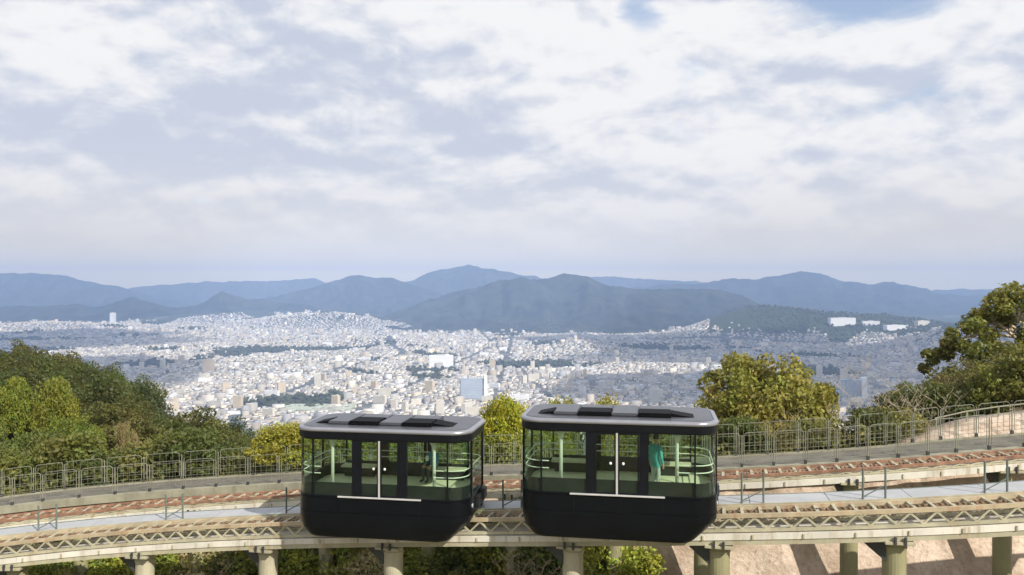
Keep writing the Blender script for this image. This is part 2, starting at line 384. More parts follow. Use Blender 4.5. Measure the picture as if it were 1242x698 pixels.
def park(x, y):   # wooded pockets in the town
    u = np.asarray(x, float) / np.maximum(np.asarray(y, float), 100.0) * F + CX
    far = np.interp(u, [-300, 0, 200, 330, 450, 560, 700, 900, 1000, 1300], [6600, 7100, 7000, 7250, 6600, 5700, 5500, 5100, 4600, 4450])
    return fbm(np.asarray(x) / 300.0, np.asarray(y) / 380.0, 4, 79) * 0.915 + 0.3 * sstep(-100, 150, np.asarray(y) - far - 1500 * (fbm(u / 32.0, np.asarray(y) / 1500.0, 3, 61) - .56))
def ground_material():
    m = bpy.data.materials.new('terrain'); m.use_nodes = True; t = m.node_tree; b = t.nodes['Principled BSDF']
    b.inputs['Roughness'].default_value = 0.95; b.inputs['Specular IOR Level'].default_value = 0.15
    g = N(t, 'ShaderNodeNewGeometry').outputs['Position']; sp = N(t, 'ShaderNodeSeparateXYZ'); t.links.new(g, sp.inputs[0])
    soil = mixc(t, mapr(t, noise(t, g, 0.8, 6, 0.6), 0.35, 0.65), (0.14, 0.105, 0.06), (0.28, 0.22, 0.13))
    grass = mixc(t, mapr(t, noise(t, g, 2.0, 5, 0.6), 0.35, 0.65), (0.075, 0.085, 0.025), (0.17, 0.16, 0.05))
    near = mixc(t, mapr(t, noise(t, g, 0.35, 4, 0.6), 0.42, 0.58), soil, grass)
    wood = mixc(t, mapr(t, noise(t, g, 0.05, 6, 0.65), 0.35, 0.65), (0.022, 0.032, 0.012), (0.06, 0.075, 0.028))
    town = mixc(t, mapr(t, noise(t, g, 0.012, 7, 0.7), 0.38, 0.62), (0.07, 0.078, 0.07), (0.20, 0.195, 0.185))
    pa = N(t, 'ShaderNodeAttribute', attribute_name='park')
    town = mixc(t, mapr(t, pa.outputs['Fac'], 0.59, 0.615), town, wood)
    z = sp.outputs[2]
    c = mixc(t, mapr(t, z, -22, -16), wood, near)
    c = mixc(t, mapr(t, z, -285, -265), town, c)
    t.links.new(c, b.inputs['Base Color'])
    return m
def build_terrain():
    az = np.concatenate([np.arange(-50, 50.01, 0.26), np.arange(52, 308, 4.0)]) * pi / 180
    rr = [3.0]
    while rr[-1] < 13500: rr.append(rr[-1] * (1.021 if rr[-1] < 160 else 1.03) + 0.02)
    rr = np.array(rr); na, nr = len(az), len(rr)
    A, R = np.meshgrid(az, rr, indexing='ij'); X = R * np.sin(A); Y = R * np.cos(A); Z = ground_z(X, Y)
    V = np.stack([X, Y, Z], -1).reshape(-1, 3)
    i, j = np.meshgrid(np.arange(na), np.arange(nr - 1), indexing='ij'); i2 = (i + 1) % na
    Q = np.stack([i * nr + j, i2 * nr + j, i2 * nr + j + 1, i * nr + j + 1], -1).reshape(-1, 4)[:, ::-1]
    me = bpy.data.meshes.new('terrain'); me.vertices.add(len(V) + 1); V = np.vstack([V, [[0, 0, float(ground_z(0.0, 3.0))]]])
    me.vertices.foreach_set('co', V.ravel())
    tri = np.stack([np.arange(na) * nr, np.full(na, len(V) - 1), (np.arange(na) + 1) % na * nr], -1)[:, ::-1]
    lv = np.concatenate([Q.ravel(), tri.ravel()]); me.loops.add(len(lv)); me.loops.foreach_set('vertex_index', lv.astype(np.int32))
    me.polygons.add(len(Q) + len(tri)); me.polygons.foreach_set('loop_start', np.concatenate([np.arange(len(Q)) * 4, len(Q) * 4 + np.arange(len(tri)) * 3]).astype(np.int32))
    me.update(); me.validate(); me.polygons.foreach_set('use_smooth', [True] * len(me.polygons))
    pk = me.attributes.new('park', 'FLOAT', 'POINT'); pk.data.foreach_set('value', np.concatenate([park(X.ravel(), Y.ravel()), [0]]))
    me.materials.append(ground_material())
    o = obj('terrain', me, None, kind='structure'); o['label'] = 'ground falling from the ridge to the city floor'
build_terrain()

def mountain_mat():
    m = bpy.data.materials.new('wooded_mountain'); m.use_nodes = True; t = m.node_tree; b = t.nodes['Principled BSDF']
    b.inputs['Roughness'].default_value = 1.0; b.inputs['Specular IOR Level'].default_value = 0.0
    g = N(t, 'ShaderNodeNewGeometry').outputs['Position']
    c = mixc(t, mapr(t, noise(t, g, 0.006, 8, 0.7), 0.35, 0.65), (0.010, 0.018, 0.013), (0.055, 0.062, 0.040))  # forest tones darkened, the cloud shade on the ranges put into the colour
    c = mixc(t, mapr(t, noise(t, g, 0.0016, 5, 0.6), 0.55, 0.70, 0, 0.4), c, (0.075, 0.07, 0.045))
    t.links.new(c, b.inputs['Base Color']); return m
M_mount = mountain_mat()
def ridge(name, label, D, prof, wn, wf, seed, spur=0.62, step=2.5):
    """Mountain range: crest at distance D along the profile (px, py); falls to the floor over wn towards us and wf away."""
    prof = sorted(prof); ps = np.array([p[0] for p in prof], float); hs = np.array([-(p[1] - HY) / F * D for p in prof])
    u = np.arange(ps[0], ps[-1] + .1, step)
    c = np.interp(u, ps, hs)
    # round the polyline off
    k = np.exp(-np.linspace(-2, 2, 7) ** 2); k /= k.sum(); c = np.convolve(np.pad(c, 3, mode='edge'), k, 'valid')
    c = c + (fbm(u / 16.0, u * 0 + seed * 1.7, 4, seed + 3, .6) - .5) * D * .0042
    ww = np.concatenate([np.linspace(-1, 0, 46), np.linspace(0, 1, 14)[1:]])
    U, W = np.meshgrid(u, ww, indexing='ij'); C = np.repeat(c[:, None], len(ww), 1)
    wob = (fbm(U / 55.0, W * 0 + seed, 3, seed) - 0.5) * wn * 0.5
    Y = D + wob * (1 - np.abs(W)) + np.where(W < 0, W * wn, W * wf); X = (U - CX) / F * Y
    q = 1 - np.abs(W)
    rough = fbm(X / 420.0, Y / 900.0, 6, seed + 5, 0.55)
    spurs = 1 - np.abs(2 * fbm(X / 420.0 + W * 0.5, Y / 1300.0, 5, seed + 11, .55) - 1)
    spurs = np.clip((spurs - .45) * 1.9, 0, 1)
    body = q ** 1.15 * (1 - spur * 1.6 * (1 - q) * (1 - spurs)) + 0.13 * (rough - 0.5) * (1 - q) * q * 4
    body = body * (1 - .55 * (1 - spurs) * 4 * q * (1 - q) * .8)
    edge = np.minimum(sstep(ps[0], ps[0] + 40, U), 1 - sstep(ps[-1] - 40, ps[-1], U))
    Z = (FLOOR - 12) + (C - FLOOR + 12) * body * (0.25 + 0.75 * edge) + (fbm(X / 160.0, Y / 160.0, 4, seed + 23, .65) - 0.5) * 42 * q
    nu, nw = U.shape; V = np.stack([X, Y, Z], -1).reshape(-1, 3)
    i, j = np.meshgrid(np.arange(nu - 1), np.arange(nw - 1), indexing='ij')
    Q = np.stack([i * nw + j, (i + 1) * nw + j, (i + 1) * nw + j + 1, i * nw + j + 1], -1).reshape(-1, 4)
    me = mesh_from(name, V, [tuple(int(a) for a in f) for f in Q], M_mount, True)
    o = obj(name, me, None, kind='structure'); o['label'] = label
    return o
ridge('mountain', 'faintest pale mountain range on the horizon', 12900, [(-250, 352), (60, 350), (150, 350), (180, 347), (250, 341), (300, 342), (340, 341), (378, 337), (400, 345), (480, 350), (640, 342), (720, 336), (800, 339), (860, 343), (950, 350), (1130, 353), (1170, 351), (1200, 351), (1320, 354), (1600, 350)], 1300, 900, 31)
ridge('mountain', 'broad blue mountain at the far left', 11500, [(-420, 345), (-200, 338), (-60, 334), (0, 333), (30, 331), (60, 332), (90, 338), (130, 345), (160, 353), (200, 364), (260, 375), (330, 392)], 1600, 1000, 41)
ridge('mountain', 'highest blue peak left of centre', 11000, [(380, 375), (450, 352), (500, 340), (530, 328), (555, 322), (575, 323), (600, 328), (640, 334), (690, 342), (760, 352), (860, 372)], 1500, 1000, 53)
ridge('mountain', 'twin-humped blue mountain left of centre', 9600, [(230, 385), (300, 364), (340, 358), (385, 347), (415, 337), (437, 333), (455, 337), (470, 336), (500, 345), (545, 360), (600, 380)], 1600, 900, 61)
ridge('mountain', 'long pointed mountain range at the right', 10500, [(700, 368), (760, 350), (800, 346), (850, 345), (890, 338), (915, 339), (945, 336), (975, 329), (995, 333), (1015, 340), (1050, 345), (1085, 342), (1110, 347), (1140, 356), (1175, 360), (1230, 352), (1320, 348), (1500, 342), (1700, 352)], 1900, 1000, 71)
ridge('mountain', 'dark wooded mountain in the centre', 7100, [(430, 400), (480, 380), (520, 364), (560, 352), (600, 342), (630, 337), (655, 341), (685, 331), (712, 335), (735, 345), (770, 351), (810, 350), (850, 350), (880, 353), (905, 361), (935, 374), (980, 386), (1060, 400)], 1750, 900, 83, 0.8)
ridge('hill', 'low dark wooded hill at the left below the far mountain', 7900, [(-300, 374), (-60, 376), (0, 373), (40, 372), (85, 368), (120, 373), (145, 365), (160, 361), (180, 367), (215, 376), (250, 366), (268, 353), (290, 360), (330, 366), (380, 372), (440, 384)], 700, 700, 97, 0.5)

# ------------------------------------------------------------------ haze
hz = obj('haze', box_mesh('haze', -14200, 14200, -14200, 14200, -360, 290), None, kind='stuff')
hz['label'] = 'thin blue haze over the city and mountains'
def haze_mat():
    m = bpy.data.materials.new('haze'); m.use_nodes = True; t = m.node_tree; t.nodes.clear()
    v = N(t, 'ShaderNodeVolumePrincipled'); v.inputs['Color'].default_value = (0.46, 0.635, 1.0, 1); v.inputs['Density'].default_value = 1.1e-4
    v.inputs['Anisotropy'].default_value = 0.0
    o = N(t, 'ShaderNodeOutputMaterial'); t.links.new(v.outputs[0], o.inputs['Volume']); return m
hz.data.materials.append(haze_mat())

# ------------------------------------------------------------------ city
def city_mat():
    m = bpy.data.materials.new('city_building'); m.use_nodes = True; t = m.node_tree; b = t.nodes['Principled BSDF']
    b.inputs['Roughness'].default_value = 0.85
    at = N(t, 'ShaderNodeAttribute', attribute_name='tint'); t.links.new(at.outputs['Color'], b.inputs['Base Color']); return m
M_city = city_mat()
WALLC = np.array([(.72,.70,.66),(.62,.60,.56),(.78,.78,.77),(.66,.60,.52),(.52,.52,.53),(.74,.70,.62),(.45,.42,.40),(.68,.66,.66)])
ROOFC = np.array([(.40,.41,.44),(.30,.32,.37),(.55,.54,.53),(.62,.62,.63),(.26,.22,.20),(.36,.27,.22),(.48,.50,.55),(.22,.26,.34)])
def river_x(y): return -560 - .06 * (np.asarray(y, float) - 2000) + 120 * np.sin(np.asarray(y, float) / 520.0) + 40 * np.sin(np.asarray(y, float) / 190.0)
def build_river():
    yy = np.arange(1500, 6200, 40.0); xx = river_x(yy); vs = []; fs = []
    for i, (x, y) in enumerate(zip(xx, yy)):
        z = float(max(ground_z(x - 30, y), ground_z(x + 30, y), ground_z(x, y))) + 1.2
        vs += [(x - 13, y, z), (x + 13, y, z)]
        if i: fs.append((2 * i - 2, 2 * i - 1, 2 * i + 1, 2 * i))
    m = mat('river_water', (.06, .075, .07), .45, .1, .01, spec=.25)
    o = obj('river', mesh_from('river', vs, fs, m, True), None, kind='structure'); o['label'] = 'narrow river winding through the city'
build_river()
def build_city():
    xs = []; 
    D = 1750.0
    while D < 7600:
        sp = 19 + (D - 1750) / 5850 * 14
        w = 0.80 * D; n = int(2 * w / sp)
        x = (np.arange(n) - n / 2) * sp + RNG.uniform(-.35, .35, n) * sp; y = D + RNG.uniform(-.4, .4, n) * sp
        xs.append(np.stack([x, y], -1)); D += sp * 0.92
    P = np.vstack(xs); z = ground_z(P[:, 0], P[:, 1]); u = P[:, 0] / P[:, 1] * F + CX
    keep = (park(P[:, 0], P[:, 1]) < 0.615) & (z < FLOOR + 100)
    edge = np.interp(u, [-300, 0, 200, 330, 450, 560, 700, 900, 1000, 1300], [6600, 7100, 7000, 7250, 6600, 5700, 5500, 5100, 4600, 4450])
    keep &= P[:, 1] < edge + 250
    hg = z - FLOOR
    for a0, b0, wd in ((-420, .13, 13), (150, -.10, 12), (620, .22, 13), (-60, .02, 11), (-1250, -.02, 12), (1150, .05, 12)):
        keep &= np.abs(P[:, 0] - a0 - b0 * (P[:, 1] - 2000)) > wd
    for d0, sl_, wd in ((2350, .22, 16), (2900, -.25, 18), (3700, .18, 22), (4700, -.15, 26)):
        keep &= np.abs(P[:, 1] - d0 - sl_ * P[:, 0]) > wd
    keep &= np.abs(P[:, 0] - river_x(P[:, 1])) > 20
    keep &= RNG.random(len(P)) < np.where((u > 860) & (u < 1300) & (P[:, 1] > 4300), np.clip(1.15 - hg / 85, 0.03, 1), 1.0)
    P = P[keep]; z = z[keep]; n = len(P)
    big = RNG.random(n) < 0.06 * sstep(0.45, 0.62, fbm(P[:, 0] / 500, P[:, 1] / 500, 3, 12)) + 0.012
    w = np.where(big, RNG.uniform(13, 34, n), RNG.uniform(7, 14, n)); d = np.where(big, RNG.uniform(11, 18, n), RNG.uniform(7, 13, n))
    h = np.where(big, RNG.uniform(10, 26, n), RNG.uniform(4.5, 8.5, n)); a = (fbm(P[:, 0] / 260, P[:, 1] / 260, 2, 33) * 4 + RNG.normal(0, .12, n)) * 1.6
    ca, sa = np.cos(a), np.sin(a)
    bx_ = np.array([(-.5, -.5), (.5, -.5), (.5, .5), (-.5, .5)])
    V = np.zeros((n, 8, 3))
    for k, (p, q) in enumerate(bx_):
        X = P[:, 0] + w * p * ca - d * q * sa; Y = P[:, 1] + w * p * sa + d * q * ca
        V[:, k] = np.stack([X, Y, z - 6], -1); V[:, k + 4] = np.stack([X, Y, z + h], -1)
    fq = np.array([(0, 1, 5, 4), (1, 2, 6, 5), (2, 3, 7, 6), (3, 0, 4, 7), (4, 5, 6, 7)])
    Q = (np.arange(n)[:, None, None] * 8 + fq[None]).reshape(-1, 4)
    me = bpy.data.meshes.new('city_buildings'); me.vertices.add(n * 8); me.vertices.foreach_set('co', V.ravel())
    me.loops.add(Q.size); me.loops.foreach_set('vertex_index', Q.ravel().astype(np.int32))
    me.polygons.add(len(Q)); me.polygons.foreach_set('loop_start', (np.arange(len(Q)) * 4).astype(np.int32)); me.update()
    wc = np.array([1.0, .94, .83]) * WALLC[RNG.integers(0, len(WALLC), n)] * RNG.uniform(.55, 1.18, (n, 1)) * np.where(RNG.random((n, 1)) < .4, np.array([[.93, 1.0, 1.14]]), 1.0); rc = np.where(big[:, None], ROOFC[RNG.choice([2, 3, 6, 0], n)], ROOFC[RNG.integers(0, len(ROOFC), n)]) * RNG.uniform(.8, 1.15, (n, 1))
    fc = np.ones((n, 5, 4)); fc[:, :4, :3] = wc[:, None]; fc[:, 4, :3] = rc * RNG.uniform(.5, 1.05, (n, 1)); fc = np.clip(fc, 0, .85)
    at = me.attributes.new('tint', 'FLOAT_COLOR', 'FACE'); at.data.foreach_set('color', fc.ravel())
    me.materials.append(M_city)
    o = obj('city_houses', me, None, kind='stuff'); tag(o, 'thousands of pale houses and roofs spread over the valley floor', 'city')
    # tree pockets
    m = 14000; uu = RNG.uniform(-150, 1400, m * 5); dd = 1900 + 5200 * RNG.random(m * 5) ** .8; X = (uu - CX) / F * dd
    k = park(X, dd) > 0.60; X = X[k][:m]; Y = dd[k][:m]; Z = ground_z(X, Y); n = len(X); r = RNG.uniform(5, 11, n)
    ico = np.array([(0, 0, 1), (.894, 0, .447), (.276, .851, .447), (-.724, .526, .447), (-.724, -.526, .447), (.276, -.851, .447), (0, 0, -.6)])
    f = np.array([(0, 1, 2), (0, 2, 3), (0, 3, 4), (0, 4, 5), (0, 5, 1), (6, 2, 1), (6, 3, 2), (6, 4, 3), (6, 5, 4), (6, 1, 5)])
    V = ico[None] * r[:, None, None] * RNG.uniform(.75, 1.3, (n, 7, 1)) + np.stack([X, Y, Z + r * .5], -1)[:, None]
    Fq = (np.arange(n)[:, None, None] * 7 + f[None]).reshape(-1, 3)
    me = bpy.data.meshes.new('city_trees'); me.vertices.add(n * 7); me.vertices.foreach_set('co', V.ravel())
    me.loops.add(Fq.size); me.loops.foreach_set('vertex_index', Fq.ravel().astype(np.int32)); me.polygons.add(len(Fq)); me.polygons.foreach_set('loop_start', (np.arange(len(Fq)) * 3).astype(np.int32)); me.update()
    me.materials.append(mat('far_woodland', (0.055, 0.065, 0.032), 1.0, 0.35, 0.02))
    tag(obj('city_trees', me, None, kind='stuff'), 'dark pockets of trees between the far houses', 'trees')
build_city()

M_bw = [mat('pale_render', (.70, .66, .58), .8, .05, .05), mat('cream_render', (.64, .55, .42), .8, .05, .05), mat('grey_render', (.46, .45, .43), .8, .05, .05), mat('blue_grey_cladding', (.40, .46, .54), .6, .05, .05), mat('white_render', (.84, .84, .84), .8, .03, .05)]
M_win = mat('far_window_glass', (.07, .09, .11), .2, .1, .05)
def block_mesh(w, d, h, m, floors, name='wall'):
    """Block with projecting floor slabs and parapet so that storeys show as relief."""
    bm = bmesh.new(); bx(bm, -w/2, w/2, -d/2, d/2, -34, h)
    for k in range(floors):
        z = (k + .82) * h / floors; bx(bm, -w/2 - .7, w/2 + .7, -d/2 - 1.0, d/2 + .6, z, z + h / floors * .32)
    return bm_mesh(name, bm, m)
def box_part(name, w, d, z0, z1, m, cx=0, cy=0): return box_mesh(name, cx - w/2, cx + w/2, cy - d/2, cy + d/2, z0, z1, m)
def city_blocks():
    kinds = []
    for i, (w, d, h, fl, mi) in enumerate([(46, 13, 30, 10, 0), (30, 14, 42, 13, 1), (60, 16, 22, 7, 4), (24, 20, 52, 16, 0), (38, 22, 18, 5, 2), (70, 26, 14, 4, 4)]):
        kinds.append((block_mesh(w, d, h, M_bw[mi], fl), box_part('roof_house', w * .3, d * .6, h, h + 4, M_bw[2], w * .2), w))
    spots = []
    tries = 0
    while len(spots) < 210 and tries < 6000:
        tries += 1
        u = random.uniform(150, 1110); D = 2050 + 3600 * random.random() ** 1.5
        if random.random() > (0.9 if 280 < u < 720 else 0.5): continue
        x = (u - CX) / F * D
        if park(x, D) > 0.57: continue
        z = float(ground_z(x, D))
        if z > FLOOR + 45: continue
        if any((x - a) ** 2 + (D - b) ** 2 < 60 ** 2 for a, b, _ in spots): continue
        spots.append((x, D, z))
    for i, (x, D, z) in enumerate(spots):
        ki = random.randrange(len(kinds)); w_, r_, ww = kinds[ki]; uu = x / D * F + CX
        kn = ['wide pale apartment block', 'tall cream apartment block', 'long white slab block', 'slim pale tower block', 'low grey office block', 'flat white hall-like building'][ki]
        zn = 'at the left' if uu < 330 else ('in the sunlit middle' if uu < 640 else ('behind the right cabin' if uu < 880 else 'at the right')); dn = 'near side' if D < 2900 else ('middle distance' if D < 4000 else 'far side')
        t = thing('city_block', '%s of the distant city %s, %s' % (kn, zn, dn), 'building', (x, D, z), random.choice([-.5, -.3, 0, .25, .5, 1.2]) + random.uniform(-.1, .1), 'mid-rise blocks in the distant city')
        s = random.uniform(.5, .86); t.scale = (s, s, s)
        obj('wall', w_, None, t); obj('roof_house', r_, None, t)
    # landmarks
    def landmark(name, label, p, D, w, d, h, fl, m, rz=0, extra=None):
        x = (p - CX) / F * D; z = float(ground_z(x, D))
        t = thing(name, label, 'building', (x, D, z), rz)
        obj('wall', block_mesh(w, d, h, m, fl), None, t); obj('roof_house', box_part('roof_house', w * .3, d * .5, h, h + 5, M_bw[2]), None, t)
        if extra: extra(t)
    def white_edge(t): obj('stair_tower', box_part('stair_tower', 9, 20, -8, 72, M_bw[4], 38, -8), None, t)
    landmark('grey_office_block', 'big grey office block with white side tower below the city centre', 572, 2330, 62, 22, 62, 14, M_bw[3], 0.15, white_edge)
    def white_edge2(t): obj('stair_tower', box_part('stair_tower', 14, 24, -8, 66, M_bw[4], 34, -6), None, t)
    landmark('blue_grey_apartment_block', 'blue grey slab block with white end wall right of the yellow-green tree', 1032, 2350, 58, 20, 58, 15, M_bw[3], -0.2, white_edge2)
    landmark('white_tower_block', 'slim pale tower block rising before the dark hill at far left', 137, 6350, 34, 30, 92, 20, M_bw[4])
    landmark('white_hilltop_building', 'long white building on the wooded hill at the right', 1021, 4850, 150, 40, 40, 6, M_bw[4], 0.05)
    landmark('low_white_hilltop_annex', 'low white building just right of the long white hilltop building', 1056, 4830, 95, 30, 18, 3, M_bw[4], -0.1)
    landmark('pale_hillside_school', 'pale stepped building lower on the right hill above the houses', 1085, 4700, 120, 34, 24, 4, M_bw[4], 0.2)
    landmark('pale_hillside_block', 'pale block at the right end of the hilltop buildings', 1118, 4750, 80, 30, 30, 5, M_bw[0], 0.3)
    landmark('large_cream_block', 'large cream building in the sunlit city centre', 535, 3300, 95, 40, 44, 9, M_bw[4], 0.1)
    landmark('cream_apartment_tower', 'tall cream apartment building in the sunlit left of the city', 253, 3100, 40, 20, 48, 14, M_bw[1], 0.3)
    landmark('grey_twin_office', 'dark grey square office block behind the right cabin roof', 793, 2250, 24, 20, 42, 10, M_bw[2], 0.0)
    # pale green sports ground above the left cabin
    D = 2180; vs = [px(a, HY, b) for a, b in ((330, 2130), (425, 2130), (432, 2230), (352, 2230))]
    vs = [(v.x, v.y, float(ground_z(v.x, v.y)) + 7) for v in vs]; vs2 = [(a, b, c - 12) for a, b, c in vs]
    me = mesh_from('sports_ground', vs + vs2, [(0, 1, 2, 3), (4, 5, 1, 0), (5, 6, 2, 1), (6, 7, 3, 2), (7, 4, 0, 3)], mat('pale_turf', (.42, .47, .38), .95, .1, .03))
    tag(obj('sports_ground', me, None, kind='structure'), 'pale green sports ground in the city above the left cabin', None)
city_blocks()

# ------------------------------------------------------------------ clouds that shade parts of the town
def clouds():
    m = bpy.data.materials.new('cloud'); m.use_nodes = True; t = m.node_tree; t.nodes.clear()
    v = N(t, 'ShaderNodeVolumeScatter'); v.inputs['Density'].default_value = 0.0085; v.inputs['Color'].default_value = (.98, .98, .98, 1)
    o = N(t, 'ShaderNodeOutputMaterial'); t.links.new(v.outputs[0], o.inputs['Volume'])
    k = 2500.0 / tan(radians(SUN_EL)); ox, oy = -sin(radians(SUN_AZ)) * k, -cos(radians(SUN_AZ)) * k
    for i, (u, D, rx, ry) in enumerate([(10, 4700, 900, 1000), (50, 2900, 560, 700), (740, 4700, 480, 520), (930, 3900, 850, 800), (1190, 3400, 850, 900), (850, 2550, 430, 350), (1060, 2500, 520, 450)]):
        gx, gy = (u - CX) / F * D, D
        bm = bmesh.new(); bmesh.ops.create_icosphere(bm, subdivisions=5, radius=1.0)
        P = np.array([v_.co[:] for v_ in bm.verts]); nn = fbm(P[:, 0] * 2.2 + 9 * i + 40, P[:, 1] * 2.2 + P[:, 2] * 1.3 + 50, 4, 200 + i)
        for v_, q in zip(bm.verts, nn):
            v_.co *= 0.62 + 0.85 * q
            v_.co.x *= rx; v_.co.y *= ry; v_.co.z *= 210 if v_.co.z > 0 else 90
        c = obj('cloud', bm_mesh('cloud', bm, m, True), None, kind='stuff', loc=(gx + ox, gy + oy, FLOOR + 2500 + 60))
        c['label'] = 'unseen cloud placed above the view to shade part of the city'
clouds()

# ------------------------------------------------------------------ lines, walkway, path
def build_line(name, label, o, rear, diag_parts):
    t = thing(name, label, 'rail track', (0, 0, 0))
    dzf = rear_dz if rear else (lambda s: 0.0)
    hw = 0.46
    def sw(nm, o0, o1, z0, z1, m):
        n = int((SR - SL) / 0.8); ss = np.linspace(SL, SR, n); bm = bmesh.new(); prev = None
        for i, s in enumerate(ss):
            d = dzf(s); r = [bm.verts.new(T(s, o + a, b + d)) for a, b in ((o0, z0), (o1, z0), (o1, z1), (o0, z1))]
            if prev:
                for k in range(4): bm.faces.new((prev[k], prev[(k + 1) % 4], r[(k + 1) % 4], r[k]))
            else: bm.faces.new(r[::-1])
            prev = r
        bm.faces.new(prev); return obj(nm, bm_mesh(nm, bm, m), None, t)
    top_m = M_chord
    if rear: zt1, zd0, zd1, zc, zb1, zb0 = -.09, -.11, -.20, -.245, -.26, -.47
    else: zt1, zd0, zd1, zc, zb1, zb0 = -.12, -.13, -.46, -.54, -.58, -.76
    sw('top_chord', -hw - .05, -hw + .05, zt1, 0.0, M_rust if rear else M_chord); sw('top_chord', hw - .05, hw + .05, zt1, 0.0, M_rust if rear else M_chord)
    sw('lower_chord', -hw - .05, -hw + .05, zc, zd1 + .01, M_diag); sw('lower_chord', hw - .05, hw + .05, zc, zd1 + .01, M_diag)
    sw('box_beam', -hw - .12, hw + .12, zb0, zb1, M_beam)
    if not rear: sw('beam_flange', -hw - .09, hw + .09, -.92, zb0, M_diag)
    rk = sw('rack_bar', -.07, .07, -.20, -.08, M_rust if rear else M_brown)
    # rack teeth
    bm = bmesh.new(); s = SL + .3
    while s < SR - .3:
        p = T(s, o, dzf(s) - .08); q = p
        bx(bm, p.x - .035, p.x + .035, p.y - .07, p.y + .07, p.z, p.z + .05); s += .16
    tk = obj('rack_teeth', bm_mesh('rack_teeth', bm, M_rust if rear else M_brown), None, rk, kind='stuff')
    # zigzag bracing on both faces
    pitch = 0.36; s = SL + .2; i = 0; bmj = bmesh.new(); ud = unit_cube('diagonal', M_diag)
    def bar_into(bm, p, q, w, h):
        M = bar_matrix(p, q, w, h); v = [bm.verts.new(M @ Vector(c)) for c in ((-.5,-.5,-.5),(.5,-.5,-.5),(.5,.5,-.5),(-.5,.5,-.5),(-.5,-.5,.5),(.5,-.5,.5),(.5,.5,.5),(-.5,.5,.5))]
        for f in ((0,3,2,1),(4,5,6,7),(0,1,5,4),(1,2,6,5),(2,3,7,6),(3,0,4,7)): bm.faces.new([v[k] for k in f])
    while s + pitch < SR:
        a, b = (zd1, zd0) if i % 2 == 0 else (zd0, zd1)
        for side in (-hw, hw):
            p = T(s, o + side, a + dzf(s)); q = T(s + pitch, o + side, b + dzf(s + pitch))
            if diag_parts and side < 0 and -20 < s < 17:
                d = obj('diagonal', ud, None, t); d.matrix_world = bar_matrix(p, q, .055, .055)
            else: bar_into(bmj, p, q, .055, .055)
        s += pitch; i += 1
    # cross ties between the two faces
    s = SL + .4
    while s < SR:
        bar_into(bmj, T(s, o - hw, -.06 + dzf(s)), T(s, o + hw, -.06 + dzf(s)), .10, .06); s += .54
    obj('bracing', bm_mesh('bracing', bmj, M_diag), None, t, kind='stuff')
    # brackets on the box beam
    ub = unit_cube('bracket', M_diag)
    s = SL + .5
    while s < SR:
        b = obj('bracket', ub, None, t); b.matrix_world = bar_matrix(T(s, o - hw - .13, zb0 + .02 + dzf(s)), T(s, o - hw - .13, zb1 - .03 + dzf(s)), .05, .05); s += 1.44
    return t
build_line('rail_track', 'front rail track with cream girder and zigzag bracing under the cabins', 0.0, False, True)
build_line('rail_track', 'rear rail track with rusty red rail behind the grey walkway', RO, True, False)

def build_walkway():
    t = thing('walkway', 'pale grey walkway between the two rail tracks', 'walkway')
    s = SL; k = 0
    while s < SR - 2.4:
        bm = bmesh.new()
        a = [T(s + .012, .62, .02), T(s + 2.388, .62, .02), T(s + 2.388, 1.66, .02), T(s + .012, 1.66, .02)]
        lo = [v - Vector((0, 0, .06)) for v in a]; A = [bm.verts.new(v) for v in a]; B = [bm.verts.new(v) for v in lo]
        bm.faces.new(A); bm.faces.new(B[::-1])
        for i in range(4): bm.faces.new((B[i], B[(i + 1) % 4], A[(i + 1) % 4], A[i]))
        p = obj('deck_panel', bm_mesh('deck_panel', bm, M_deck), None, t)
        s += 2.4; k += 1
    obj('edge_beam', sweep('edge_beam', SL, SR, .8, .56, .61, -.14, .03, M_diag), None, t)
    obj('edge_beam', sweep('edge_beam', SL, SR, .8, 1.67, 1.72, -.14, .03, M_grail), None, t)
    # pairs of short stanchions by the front edge
    for p0 in (46, 201, 347, 610, 900, 1047, 1195):
        sa = s_at_px(p0, .66); sb = sa + .66
        st = obj('stanchion', None, None, t); st.empty_display_size = .1
        for s in (sa, sb):
            bm = bmesh.new(); tube(bm, [T(s, .66, .03), T(s, .66, .98)], .032, 8); obj('post', bm_mesh('post', bm, M_grail), None, st)
        bm = bmesh.new(); tube(bm, [T(sa, .66, .10), T(sb, .66, .42)], .02, 6); obj('brace', bm_mesh('brace', bm, M_grail), None, st)
    # brackets carrying the deck from the girder
    s = SL + 1
    while s < SR - 1:
        b = obj('bracket', unit_cube('bracket', M_diag) if s < SL + 1.5 else t.children[-1].data, None, t); b.matrix_world = bar_matrix(T(s, .52, -.16), T(s, 1.62, -.10), .08, .07); s += 2.4
build_walkway()

def build_path():
    n = 120; ss = np.linspace(SL - 4, SR + 6, n)
    def strip(name, o0, o1, z0, z1, m, lab):
        me = sweep(name, SL - 4, SR + 6, .5, o0, o1, z0, z1, m); x = obj(name, me, None, kind='structure'); x['label'] = lab
    strip('path', 6.30, 8.35, -.40, -.10, M_path, 'dark asphalt path behind the rail tracks')
    strip('curb', 6.0, 6.295, -.34, -.02, M_curb, 'pale concrete curb along the near edge of the path')
    strip('curb', 8.355, 8.5, -.5, -.04, M_curb, 'pale concrete curb along the far edge of the path')
build_path()

